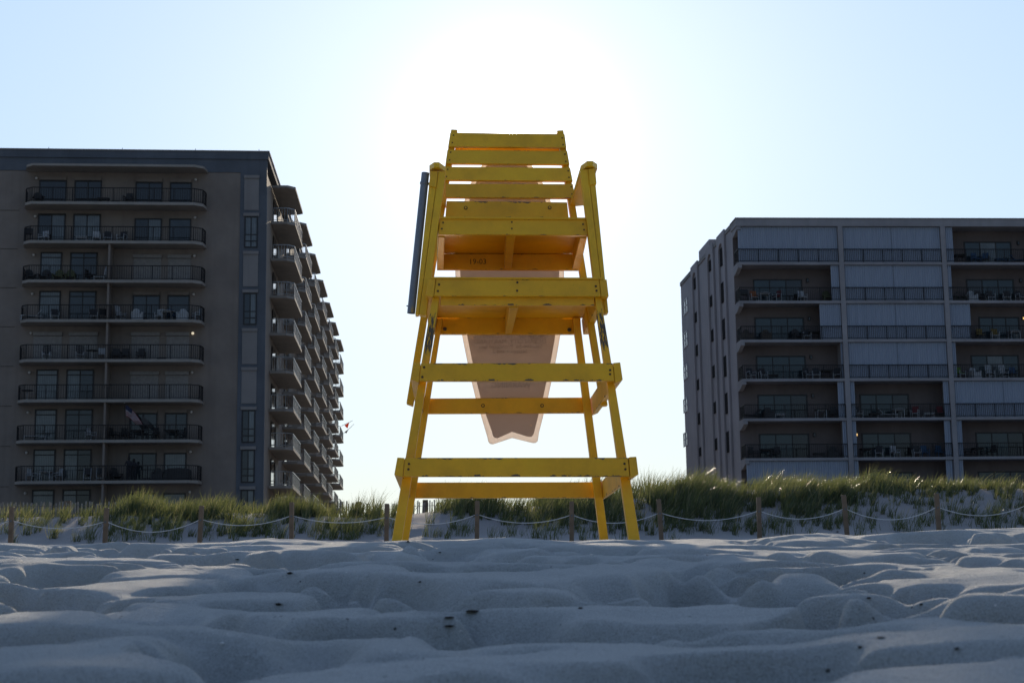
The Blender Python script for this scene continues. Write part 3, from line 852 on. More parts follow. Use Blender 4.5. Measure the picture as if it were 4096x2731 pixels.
tbl = [dict(L1=[D], L2=[D,D], R1=[D,D], R2=[D]), dict(L1=[D,K], L2=[K,K], R1=[D,K], R2=[G]),
       dict(N1=[K], N2=[G,D], R1=S, R2=S), dict(N1=[K], N2=[G,G], R1=[G,G], R2=[G]),
       dict(L1=S, L2=S, R1=S, R2=S), dict(N1=[K], N2=[K,G], R1=S, R2=S),
       dict(N1=[K], N2=[G,G], R1=[G,G], R2=[G,G]), dict(N1=[K], N2=[K,D], R1=[G,G], R2=[K]),
       dict(N1=[K], N2=[K,D], R1=[D,K], R2=[K])]
for k, row in enumerate(tbl):
    z0 = LZ(k)
    for nm, kinds in row.items():
        u0, u1 = WU[nm]; left = nm[0] in 'LN'
        top = z0 + (2.36 if left else 2.06)
        if k == 0: top = z0 + (2.0 if left else 1.92)
        if kinds == S: shutter(LF, lbld, u0, u1, z0+.004, z0+2.2); continue
        kinds = kinds[::-1]                               # u runs right to left
        window(LF, lbld, u0, u1, z0+.004, top, kinds, sillz=.62 if nm in ('L2','N1') and k in (0,1,6) else None,
               transom=.36 if left and k in (2,3,5,6,7,8) else None)
        if k in (0, 3, 6, 7) and not left or k == 0:
            b = MB(); LF.box(b, u0-.05, u1+.05, .004, .14, top+.012, top+.26); b.build('shutter_box', M['tan'], lbld)
for k in range(9):
    for px in (146, 783):
        u = LF.L(px, 760)[0]; c = LF.P(u, .14, LZ(k)+2.12)
        b = MB(); b.ball(c, .10, 10, 7); o = b.build('globe_lamp', M['globe_lit'] if (k == 4 and px > 400) else M['globe'], lbld, smooth=True)
        b = MB(); b.tube([LF.P(u,0,LZ(k)+2.2), LF.P(u,.13,LZ(k)+2.2)], .04, 8); b.build('lamp_arm', M['rail'], o)
# corner strip: stacked panels and narrow windows
strip = ['p','w','p','w','p','p','w','w','w']
for k, kd in enumerate(strip):
    zt = LZ(k) + 2.26; zb = LZ(k) - .12
    if kd == 'p':
        b = MB(); LF.box(b, up0, up1, .036, .075, zb+.02, zt-.0); b.build('wall_panel', M['panel'], lbld)
    else:
        o = window(LF, lbld, up0+.05, up1-.05, zb+.04, zt, [K, G] if k != 1 else [K, K], sillz=.95, off=.036, fw=.09)
        b = MB(); LF.box(b, up0+.14, up1-.14, .04, .075, zb+.50, zb+.58); b.build('glazing_bar', M['black_frame'], o)
    b = MB(); LF.box(b, up0-.03, up1+.03, .036, .15, zt+.012, zt+.24); b.build('sill', M['panel'], lbld)

# side wall balconies: seven columns, eight rows and an awning on top of each
SO = 1.75
vb = [LS.L(px, 1300, SO)[0] for px in (1206.6,1249,1282,1310,1335,1357,1376)]
pit, v0 = np.polyfit(np.arange(7), vb, 1); pit = float(pit); v0 = float(v0)
vfront = LS.L(1177.7, 1300, SO)[0]; BL_ = v0 - vfront
z_aw = LF.L(459, 656, BD)[1]
for c in range(7):
    e = v0 + pit*c; s = e - BL_
    pl = [(s-.55, 0), (s-.55, 1.2), (s, SO), (e, SO), (e+.35, 1.3), (e+.35, 0)]
    rpth = [(s-.5, .15), (s-.5, 1.2), (s+.04, SO-.06), (e-.04, SO-.06), (e+.28, 1.25), (e+.28, .1)]
    for k in range(9 if c > 4 else 8 + (1 if c < 2 else 1)):
        z = LZ(k)
        if z < 3.0: continue
        b = MB(); LS.plan(b, pl, z-.2, z); ba = b.build('side_balcony', M['tan_light'], lbld)
        railing(LS, rpth, z, 1.06, .2, 1.5, 'railing', M['rail_side_lit'], ba)
        if c < 2:
            b = MB(); LS.box(b, s+.9, s+3.2, .034, .06, z+.01, z+2.1); b.build('balcony_door', M['g_dark'], lbld)
            b = MB(); LS.box(b, s+4.4, s+6.6, .034, .06, z+.01, z+2.1); b.build('balcony_door', M['shutter_tan'], lbld)
    b = MB(); LS.plan(b, pl, z_aw-.18, z_aw); b.build('awning', M['tan_light'], lbld)

# ------------------------------------------------------------------ right block
be2 = math.radians(3.8)
RF = Frame(at_y(2964, 1375, 118.0), (math.cos(be2), math.sin(be2), 0), (math.sin(be2), -math.cos(be2), 0))
ga2 = math.radians(-4.2)
RS = Frame(at_y(2964, 1375, 118.0), (math.sin(ga2), math.cos(ga2), 0), (-math.cos(ga2), math.sin(ga2), 0))
RD = 1.7
ysr = [1049.7, 1202, 1355.7, 1514.7, 1669, 1832]
zr = np.array([RF.L(3250, y)[1] for y in ysr]); FR, zR0 = np.polyfit(np.arange(6), zr, 1)
def RZ(k): return float(zR0 + FR*k)                  # floor of row k (0 = top row)
FRm = -float(FR)
z_rtop = RF.L(3250, 872)[1]; z_rfas = RF.L(3250, 905)[1]
pA0, pA1 = RF.L(3349.5, 907)[0], RF.L(3368.6, 907)[0]; pB0, pB1 = RF.L(3760, 907)[0], RF.L(3778.6, 907)[0]
bayw = pB0 - pA1
pC0 = pB1 + bayw; pC1 = pC0 + (pB1-pB0); pD0 = pC1 + bayw; pD1 = pD0 + (pB1-pB0)
bays = [(0.05, pA0), (pA1, pB0), (pB1, pC0), (pC1, pD0)]
V_END = RS.L(2727, 1300)[0]
rbld = empty('apartment_building', RF.P(8, -2, Z_G), 'lower grey apartment block right of the chair with recessed balconies and pale storm shutters', 'apartment building')
b = MB()
def rc(u, v, z): return RF.P(u, -RD, z) + RS.U*v
b.hexa([rc(0,0,z_rtop-.35), rc(pD1,0,z_rtop-.35), rc(pD1,0,Z_G), rc(0,0,Z_G)], [rc(0,V_END-RD,z_rtop-.35), rc(pD1,V_END-RD,z_rtop-.35), rc(pD1,V_END-RD,Z_G), rc(0,V_END-RD,Z_G)])
b.build('wall', M['grey_side'], rbld)
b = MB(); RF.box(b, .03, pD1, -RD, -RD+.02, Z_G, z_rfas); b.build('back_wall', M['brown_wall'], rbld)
b = MB(); RF.box(b, -.06, pD1, -RD-.3, .05, z_rfas, z_rtop-.08); b.build('roof_fascia', M['grey_wall'], rbld)
b = MB(); RF.box(b, -.1, pD1, -RD-.35, .10, z_rtop-.078, z_rtop); b.build('coping', M['panel'], rbld)
for k in range(7):
    z = RZ(k); b = MB(); RF.box(b, .0, pD1, -RD+.021, .0, z-.2, z); b.build('floor_slab', M['grey_wall'], rbld)
    b = MB()
    z2 = z - .2 - .001
    pr = [(0,-.0),(0,-RD+.03)]
    b.prism([RF.P(-.004,-.02,z-.02), RF.P(-.004,-RD+.05,z-.02), RF.P(-.004,-RD+.05,z-.75), RF.P(-.004,-RD*.6,z-.70), RF.P(-.004,-.02,z-.42)], RF.U*.3)
    b.build('corner_bracket', M['grey_wall'], rbld)
b = MB(); z = z_rfas
b.prism([RF.P(-.004,-.02,z+.02), RF.P(-.004,-RD+.05,z+.02), RF.P(-.004,-RD+.05,z-.55), RF.P(-.004,-RD*.6,z-.50), RF.P(-.004,-.02,z-.24)], RF.U*.3); b.build('corner_bracket', M['grey_wall'], rbld)
for a, c in ((pA0,pA1),(pB0,pB1),(pC0,pC1),(pD0,pD1)):
    b = MB(); RF.box(b, a, c, -RD+.022, .04, Z_G, z_rfas-.002); b.build('pillar', M['grey_wall'], rbld)
def pleated(u0, u1, z0, z1, off=-.16, step=.085, amp=.03):
    n = max(3, int((u1-u0)/step)); b = MB()
    for i in range(n):
        a0 = u0+(u1-u0)*i/n; a1 = u0+(u1-u0)*(i+1)/n
        o0 = off + (amp if i % 2 else -amp); o1 = off + (-amp if i % 2 else amp)
        b.quad(RF.P(a0,o0,z1), RF.P(a1,o1,z1), RF.P(a1,o1,z0), RF.P(a0,o0,z0))
    return b.build('storm_shutter', M['pleat'], rbld)
# rows: per bay ('F') closed, or (left stack width px, right stack width px)
rows = [['F','F',(31,0)], [(0,32),'F',(16,0)], [(0,86),'F',(86,0)], [(0,6),'F',(17,0)],
        [(0,26),(19,21),'F'], [(0,14),(18,26),(22,0)], ['F',(20,28),(19,0)]]
T = 'g_teal'
PXM = 118/6430.0
for k, row in enumerate(rows):
    z = RZ(k); top = (RZ(k-1)-.2) if k else z_rfas
    for bi, st in enumerate(row + ['F']):
        u0, u1 = bays[bi]
        railing(RF, [(u0+.03,-.05),(u1-.03,-.05)] if bi else [(.06,-RD+.3),(.06,-.05),(u1-.03,-.05)], z, 1.04, .14, 1.47, 'railing', M['rail'], rbld, .02, .011)
        if st == 'F':
            mid = (u0+u1)/2
            if bi == 0 or bi == 3: pleated(u0+.05, u1-.04, z+.02, top-.02)
            else: pleated(u0+.05, mid-.02, z+.02, top-.02); pleated(mid+.02, u1-.04, z+.02, top-.02, -.17)
            continue
        if st[0]: pleated(u0+.04, u0+.04+st[0]*PXM, z+.02, top-.02, step=.075)
        if st[1]: pleated(u1-.04-st[1]*PXM, u1-.04, z+.02, top-.02, step=.075)
        # sliding door of three leaves on the back wall, lamp beside it
        w = u1-u0
        f0, f1, fl = ((.183, .678, .73) if bi == 0 else (.155, .655, .105) if bi == 1 else (.265, .76, .83))
        if bi == 2 and k == 2: f0, f1 = .37, .79
        kinds = random.choice([[T,T,T],[T,T,D],[T,K,T],[D,T,T]]) if k not in (4,5) else [T,T,D]
        window(RF, rbld, u0+w*f0, u0+w*f1, z+.01, z+1.98, kinds, off=-RD+.02, fw=.10)
        ul = u0 + w*fl; litp = (bi == 2 and k == 2) or (bi == 1 and k == 5)
        b = MB(); RF.box(b, ul-.08, ul+.08, -RD+.021, -RD+.16, z+1.72, z+2.02); o = b.build('wall_lamp', M['lamp_case'], rbld)
        b = MB(); RF.box(b, ul-.045, ul+.045, -RD+.161, -RD+.175, z+1.76, z+1.94); b.build('lamp_glass', M['amber_lit'] if litp else M['g_dark'], o)
# side wall: pilasters with arched niches, narrow windows, paired white windows
def arch_pts(v0_, v1_, zt, n=8):
    c = (v0_+v1_)/2; r = (v1_-v0_)/2
    return [(c + r*math.cos(PI*i/n), zt + r*.9*math.sin(PI*i/n)) for i in range(n+1)]
for (xa, xb, na, nb, ptop, wins) in (
    (2863.6, 2894, 2869, 2889, 985, [(1001,1072),(1143,1223),(1292,1372),(1442,1522),(1591,1671.6),(1744,1825)]),
    (2818.5, 2847, 2824, 2843, 1028, [(1051,1093),(1196,1238),(1334,1380),(1480,1526),(1626,1670),(1771,1815)]),
    (2756.5, 2783, 2761, 2779, 1105, [(1125,1167),(1265,1303),(1397,1439),(1536,1576),(1670,1714),(1807,1840)])):
    va, vb_ = RS.L(xb, 1050, .22)[0], RS.L(xa, 1050, .22)[0]
    n0, n1 = va + (vb_-va)*.22, va + (vb_-va)*.80
    zt = z_rtop + .12; za = RS.L((na+nb)/2, ptop, .1)[1] - .6
    b = MB()
    RS.box(b, va, n0, .001, .14, Z_G, zt); RS.box(b, n1, vb_, .001, .14, Z_G, zt)
    arc = arch_pts(n0, n1, za)
    for (v_a, z_a), (v_b, z_b) in zip(arc, arc[1:]):
        b.hexa([RS.P(v_a,.14,zt), RS.P(v_b,.14,zt), RS.P(v_b,.14,z_b), RS.P(v_a,.14,z_a)],
               [RS.P(v_a,.001,zt), RS.P(v_b,.001,zt), RS.P(v_b,.001,z_b), RS.P(v_a,.001,z_a)])
    pil = b.build('pilaster', M['grey_side'], rbld)
    for (ya, yb) in wins:
        zA_, zB_ = RS.L((na+nb)/2, ya, 0)[1], RS.L((na+nb)/2, yb, 0)[1]
        vc0, vc1 = n0+(n1-n0)*.12, n0+(n1-n0)*.86
        b = MB(); RS.box(b, vc0, vc1, .002, .07, zB_, zA_); b.build('narrow_window', M['dark_void'], rbld)
for (ya, yb) in ((1196,1256),(1327,1390),(1458,1517),(1592,1649),(1728,1785)):
    va, vb_ = RS.L(2751, (ya+yb)/2)[0], RS.L(2735, (ya+yb)/2)[0]
    zA_, zB_ = RS.L(2743, ya)[1], RS.L(2743, yb)[1]
    for f in (0, 1):
        a0 = va + (vb_-va)*(.52*f); a1 = va + (vb_-va)*(.46+.54*f)
        window(RS, rbld, a0, a1, zB_, zA_, ['g_dark'], sillz=(zA_-zB_)*.5, fmat='white_frame', fw=.10)
# roof edge along the side, and the plant room behind it
b = MB(); RS.box(b, .3, V_END, -.3, .06, z_rtop-.36, z_rtop-.02); b.build('coping', M['panel'], rbld)
v1, v2 = RS.L(2836, 960, -.4)[0], RS.L(2795, 1013, -.4)[0]
zt = RS.L(2836, 957, -.4)[1]
b = MB(); RS.box(b, v1, v2, -1.0, -.4, z_rtop-.4, zt); b.build('plant_room', M['grey_side'], rbld)
# ================================================================== things standing on the balconies
M['f_white'] = plain('white_plastic', (.30, .31, .31), .6)
M['f_dark'] = plain('dark_resin', (.022, .021, .020), .6)
M['f_sling'] = plain('charcoal_sling', (.03, .03, .032), .8)
M['f_orange'] = plain('orange_sling', (.22, .075, .025), .8)
M['f_yellow'] = plain('mustard_sling', (.13, .088, .02), .8)
M['f_lime'] = plain('lime_sling', (.085, .16, .02), .8)
M['f_blue'] = plain('blue_sling', (.025, .06, .11), .8)
M['f_red'] = plain('red_sling', (.11, .018, .02), .8)
M['f_olive'] = plain('olive_resin', (.07, .075, .03), .7)
M['f_plant'] = plain('dark_leaves', (.02, .035, .015), .7)
M['f_wicker'] = plain('brown_wicker', (.05, .04, .03), .8)
M['cloth_red'] = plain('flag_red', (.13, .02, .02), .8)
M['cloth_white'] = plain('flag_white', (.24, .24, .24), .8)
M['cloth_blue'] = plain('flag_blue', (.012, .016, .04), .8)
M['cloth_orange'] = _trans('flag_orange', (.7, .16, .04), (.75, .15, .03), .5)
M['cloth_maroon'] = _trans('flag_maroon', (.16, .02, .03), (.12, .02, .02), .4)

def legs4(w, d, h, r=.022):
    b = MB()
    for x in (-w, w):
        for y in (-d, d): b.box((x-r, y-r, 0), (x+r, y+r, h))
    return b
def k_chair(root, frame, sling):
    b = legs4(.26, .25, .42)
    for x in (-.28, .28): b.box((x-.025, -.27, .62), (x+.025, .27, .66)); b.box((x-.02,-.27,.40),(x+.02,-.23,.63)); b.box((x-.02,.21,.40),(x+.02,.25,.63))
    b.box((-.27,-.26,.37),(.27,-.235,.41)); b.box((-.27,.235,.37),(.27,.26,.41))
    b.build('frame', M[frame], root); b = MB(); b.box((-.24,-.25,.425),(.24,.24,.465)); b.build('seat', M[sling], root)
    b = MB(); b.hexa([(-.24,.235,.95),(.24,.235,.95),(.24,.20,.47),(-.24,.20,.47)], [(-.24,.28,.95),(.24,.28,.95),(.24,.25,.47),(-.24,.25,.47)]); b.build('backrest', M[sling], root)
def k_adirondack(root, frame, sling):
    b = MB()
    for x in (-.32, .32): b.box((x-.05,-.40,0),(x+.03,-.33,.5)); b.box((x-.02,.2,0),(x+.02,.27,.45)); b.box((x-.08,-.45,.501),(x+.06,.3,.535))
    b.build('frame', M[frame], root); b = MB(); b.hexa([(-.28,-.42,.38),(.28,-.42,.38),(.28,-.42,.34),(-.28,-.42,.34)],[(-.28,.2,.26),(.28,.2,.26),(.28,.2,.22),(-.28,.2,.22)]); b.build('seat', M[sling], root)
    b = MB(); ps = []
    for i in range(11): a = PI*i/10; ps.append((.30*math.cos(a), .42+.0*i, .72+.30*math.sin(a)))
    ps = [(.24,.18,.24)] + ps + [(-.24,.18,.24)]
    b.prism(ps, (0,.035,0)); b.build('backrest', M[sling], root)
def k_lounge(root, frame, sling):
    b = legs4(.28, .7, .3); b.box((-.31,-.75,.301),(-.27,.75,.34)); b.box((.27,-.75,.301),(.31,.75,.34)); b.build('frame', M[frame], root)
    b = MB(); b.box((-.265,-.75,.31),(.265,.25,.345)); b.build('seat', M[sling], root)
    b = MB(); b.hexa([(-.265,.64,.80),(.265,.64,.80),(.265,.26,.32),(-.265,.26,.32)], [(-.265,.67,.78),(.265,.67,.78),(.265,.29,.30),(-.265,.29,.30)]); b.build('backrest', M[sling], root)
def k_table(root, frame, top):
    b = legs4(.33, .33, .68, .025); b.box((-.34,-.345,.60),(.34,-.315,.66)); b.box((-.34,.315,.60),(.34,.345,.66)); b.box((-.345,-.34,.60),(-.315,.34,.66)); b.box((.315,-.34,.60),(.345,.34,.66)); b.build('frame', M[frame], root)
    b = MB(); b.tube([(0,0,.681),(0,0,.72)], .52, 18); b.build('table_top', M[top], root)
def k_pedestal(root, frame, top):
    b = MB(); b.tube([(0,0,.04),(0,0,.70)], .035, 8); b.tube([(0,0,0),(0,0,.039)], .25, 12); b.build('pedestal', M[frame], root)
    b = MB(); b.tube([(0,0,.701),(0,0,.735)], .42, 16); b.build('table_top', M[top], root)
def k_lowtable(root, frame, top):
    b = legs4(.35, .22, .38, .025); b.box((-.36,-.235,.30),(.36,-.205,.36)); b.box((-.36,.205,.30),(.36,.235,.36)); b.box((-.365,-.23,.30),(-.335,.23,.36)); b.box((.335,-.23,.30),(.365,.23,.36)); b.build('frame', M[frame], root)
    b = MB(); b.box((-.42,-.28,.381),(.42,.28,.42)); b.build('table_top', M[top], root)
def k_armchair(root, frame, sling):
    b = MB(); b.box((-.40,-.36,.06),(.40,.36,.40)); b.build('base', M[frame], root)
    b = MB(); b.box((-.40,-.36,.401),(-.27,.36,.62)); b.build('arm', M[frame], root); b = MB(); b.box((.27,-.36,.401),(.40,.36,.62)); b.build('arm', M[frame], root)
    b = MB(); b.box((-.268,-.36,.401),(.268,.20,.50)); b.build('cushion', M[sling], root)
    ps = [(.30*1.0,.22,.402),(.30,.22,.75),(.2,.22,.90),(0,.22,.95),(-.2,.22,.90),(-.30,.22,.75),(-.30,.22,.402)]
    b = MB(); b.prism([(x*.88,y,z) for x,y,z in ps], (0,.13,0)); b.build('backrest', M[frame], root)
def k_sofa(root, frame, sling):
    b = MB(); b.box((-.95,-.38,.06),(.95,.38,.40)); b.build('base', M[frame], root)
    b = MB(); b.box((-.94,-.36,.401),(.94,.2,.50)); b.build('cushion', M[sling], root)
    ps = [(.95,.22,.402),(.93,.22,.78),(.6,.22,.90),(0,.22,.94),(-.6,.22,.90),(-.93,.22,.78),(-.95,.22,.402)]
    b = MB(); b.prism(ps, (0,.15,0)); b.build('backrest', M[frame], root)
def k_rocker(root, frame, sling):
    b = legs4(.25, .22, .42)
    for x in (-.25, .25): b.box((x-.02,-.42,0.0),(x+.02,.45,.045)); b.box((x-.06,-.24,.40),(x+.022,-.20,.63)); b.box((x-.02,.16,.40),(x+.06,.20,.63))
    for x in (-.29, .29): b.box((x-.04,-.28,.62),(x+.04,.24,.65))
    b.box((-.26,-.23,.2),(.26,-.20,.24)); b.box((-.26,.20,.2),(.26,.23,.24))
    b.build('frame', M[frame], root); b = MB(); b.box((-.26,-.26,.425),(.26,.22,.46)); b.build('seat', M[frame], root)
    b = MB()
    for i in range(5): x = -.22+.11*i; b.hexa([(x-.035,.30,1.12),(x+.035,.30,1.12),(x+.035,.20,.47),(x-.035,.20,.47)],[(x-.035,.33,1.12),(x+.035,.33,1.12),(x+.035,.23,.47),(x-.035,.23,.47)])
    b.box((-.26,.30,1.125),(.26,.34,1.17)); b.build('backrest', M[sling], root)
def k_grill(root, frame, top):
    b = legs4(.28, .2, .60, .025); b.box((-.30,-.22,.601),(.30,.22,.80)); b.build('body', M[frame], root)
    b = MB(); ps = [(-.30,-.22,.802)] + [(-.30,-.22*math.cos(PI*i/8),.802+.24*math.sin(PI*i/8)) for i in range(1,8)] + [(-.30,.22,.802)]
    b.prism(ps, (.60,0,0)); b.build('lid', M[top], root)
def k_folded(root, frame, sling):
    b = MB()
    for x in (-.24,.24): b.hexa([(x-.02,.2,.98),(x+.02,.2,.98),(x+.02,0,0),(x-.02,0,0)],[(x-.02,.24,.98),(x+.02,.24,.98),(x+.02,.04,0),(x-.02,.04,0)])
    b.box((-.22,.045,.25),(.22,.07,.29)); b.build('frame', M[frame], root)
    b = MB(); b.hexa([(-.22,.19,.97),(.22,.19,.97),(.22,.10,.5),(-.22,.10,.5)],[(-.22,.21,.97),(.22,.21,.97),(.22,.12,.5),(-.22,.12,.5)]); b.build('sling', M[sling], root)
def k_box(root, frame, top):
    b = MB(); b.box((-.32,-.2,0),(.32,.2,.18)); b.build('box', M[frame], root)
    b = MB(); b.box((-.26,-.16,.181),(.26,.16,.22)); b.build('lid', M[top], root)
def k_planter(root, frame, top):
    b = MB(); b.box((-1.0,-.16,0),(1.0,.16,.28)); b.build('trough', M[frame], root)
    b = MB(); r_ = random.Random(5)
    for i in range(260):
        x, y, z = r_.uniform(-1,1), r_.uniform(-.22,.22), r_.uniform(.28,.50) + (.38 if r_.random() < .25 else 0)*(1-abs(r_.uniform(-1,1)))
        a = Vector((r_.gauss(0,1), r_.gauss(0,1), r_.gauss(0,1))).normalized()*.07; c = a.cross(Vector((0,0,1)))
        p = Vector((x,y,z)); b.quad(p-a, p-c*.6, p+a, p+c*.6)
    b.build('plants', M[top], root)
def k_umbrella(root, frame, top):
    b = MB(); b.tube([(0,0,0),(0,0,1.1)], .02, 6); b.build('pole', M[frame], root)
    b = MB(); b.tube([(0,0,.30),(0,0,.5),(.02,0,.9),(.03,0,1.12)], [.05,.11,.09,.02], 10); b.build('folded_canopy', M[top], root)
KINDS = dict(chair=k_chair, adirondack=k_adirondack, lounge=k_lounge, table=k_table, pedestal=k_pedestal, lowtable=k_lowtable, armchair=k_armchair,
             sofa=k_sofa, rocker=k_rocker, grill=k_grill, folded=k_folded, box=k_box, planter=k_planter, umbrella=k_umbrella)
CATS = dict(chair='chair', adirondack='chair', lounge='lounge chair', table='table', pedestal='table', lowtable='table', armchair='armchair', sofa='sofa',
            rocker='rocking chair', grill='grill', folded='folding chair', box='box', planter='planter', umbrella='umbrella')
NAMES = dict(chair='patio_chair', adirondack='adirondack_chair', lounge='lounge_chair', table='patio_table', pedestal='pedestal_table', lowtable='low_table', armchair='wicker_armchair',
             sofa='wicker_sofa', rocker='rocking_chair', grill='grill', folded='folding_chair', box='storage_box', planter='planter', umbrella='folded_umbrella')
GRP = dict(chair='patio chairs on the balconies', adirondack='round-backed chairs on the balconies', lounge='lounge chairs on the balconies', table='round tables on the balconies', lowtable='low tables on the balconies',
           armchair='armchairs on the balconies', rocker='rocking chairs on the balconies', grill='grills on the balconies', folded='folding chairs on the balconies')
ORD = ['leftmost', 'second', 'third', 'fourth', 'fifth', 'sixth', 'seventh', 'eighth', 'ninth', 'tenth', 'eleventh', 'twelfth']
NTH = ['top', 'second', 'third', 'fourth', 'fifth', 'sixth', 'seventh', 'eighth']
protos = {}
def put(kind, fm, sm, loc, rz, label):
    key = (kind, fm, sm)
    if key not in protos:
        r = empty(NAMES[kind], (0,0,0), label, CATS[kind], GRP.get(kind)); KINDS[kind](r, fm, sm)
        r.location = loc; r.rotation_euler = (0,0,rz); protos[key] = r; return r
    return dup(protos[key], loc, rz, label, GRP.get(kind))
WD = {'f_white':'white', 'f_dark':'dark', 'f_sling':'charcoal', 'f_orange':'orange', 'f_yellow':'mustard', 'f_lime':'lime green', 'f_blue':'blue', 'f_red':'red', 'f_olive':'olive', 'f_wicker':'brown', 'f_plant':'leafy'}
def desc(kind, fm, sm):
    c, f = WD[sm], WD[fm]
    two = c if c == f else f'{f}-framed {c}'
    return {'chair': f'{two} patio chair', 'adirondack': f'{c} round-backed chair', 'lounge': f'{two} lounge chair', 'table': f'{c} round table', 'pedestal': f'{c} pedestal table', 'lowtable': f'{c} low table',
            'armchair': f'{f} armchair' if c == f else f'{f} armchair, {c} cushion', 'sofa': f'{f} sofa', 'rocker': f'{c} rocking chair', 'grill': f'{f} grill', 'folded': f'{f} folding chair', 'box': f'{f} flat box', 'planter': 'dark leafy planter', 'umbrella': f'{c} folded umbrella'}[kind]
W_, D_, S_ = 'f_white', 'f_dark', 'f_sling'
s1 = .4592
# (kind, frame, sling, x in photo, turn in degrees) per balcony of the left block
LFUR = {0: [('adirondack',D_,D_,335*s1,20),('lowtable',D_,D_,900*s1,0),('box',D_,D_,1010*s1,0),('chair',D_,D_,1115*s1,-15)],
        1: [('grill',D_,D_,245*s1,10),('chair',W_,W_,378*s1,-25),('lowtable',W_,W_,710*s1,0),('chair',W_,W_,838*s1,10),('chair',W_,S_,938*s1,8),('chair',W_,S_,1062*s1,-20)],
        2: [('adirondack',D_,D_,262*s1,25),('adirondack',D_,D_,385*s1,-5),('adirondack','f_olive','f_olive',508*s1,0),('adirondack','f_olive','f_olive',612*s1,8),('chair',D_,D_,780*s1,70),('lowtable',W_,D_,865*s1,0),('umbrella',W_,W_,918*s1,10)],
        3: [('lounge',W_,W_,270*s1,-70),('chair',W_,S_,475*s1,15),('chair',W_,S_,812*s1,10),('folded',D_,D_,900*s1,30),('rocker',W_,W_,1050*s1,60),('armchair',W_,W_,1190*s1,15),('chair',W_,W_,1390*s1,-10),('table',W_,W_,1455*s1,0),('chair','f_blue','f_blue',1500*s1,40),('armchair',W_,W_,1590*s1,0),('chair',W_,W_,1715*s1,-60)],
        4: [('rocker',W_,S_,405*s1,5),('rocker',W_,S_,695*s1,15),('pedestal',W_,D_,800*s1,0),('folded',W_,W_,880*s1,0),('chair',D_,D_,1010*s1,8),('chair',D_,D_,1085*s1,-4),('chair',D_,D_,1225*s1,-6),('box',D_,D_,1410*s1,0)],
        5: [('pedestal',W_,D_,235*s1,0)],
        6: [('lounge',W_,D_,300*s1,-75),('chair',W_,W_,790*s1,60),('chair',D_,D_,995*s1,70),('chair',D_,D_,1100*s1,40),('table',D_,D_,1200*s1,0),('chair',D_,D_,1340*s1,-30),('table',D_,D_,1490*s1,0),('chair',D_,D_,1580*s1,-70)],
        7: [('chair',W_,W_,275*s1,60),('table',W_,W_,395*s1,0),('chair',W_,W_,500*s1,-55),('folded',W_,D_,757*s1,0),('folded',W_,D_,868*s1,0),('adirondack',D_,D_,1010*s1,30),('box',D_,D_,1270*s1,0),('armchair',D_,D_,1370*s1,0),('sofa',D_,D_,1545*s1,0)]}
baz = math.atan2(LF.U.y, LF.U.x) + PI
for k, lst in LFUR.items():
    for i, (kd, fm, sm, px, turn) in enumerate(lst):
        off = (.75 if kd in ('chair','folded','adirondack','rocker') else 1.0)
        u = LF.L(px, ys[k], off)[0]
        put(kd, fm, sm, LF.P(u, off, LZ(k)+.003), baz + math.radians(turn), f'{desc(kd,fm,sm)}, {ORD[i]} piece from left on left block\'s {NTH[k]} balcony' if i else f'{desc(kd,fm,sm)}, leftmost piece on left block\'s {NTH[k]} balcony')
a_, c_ = .3825, .3827
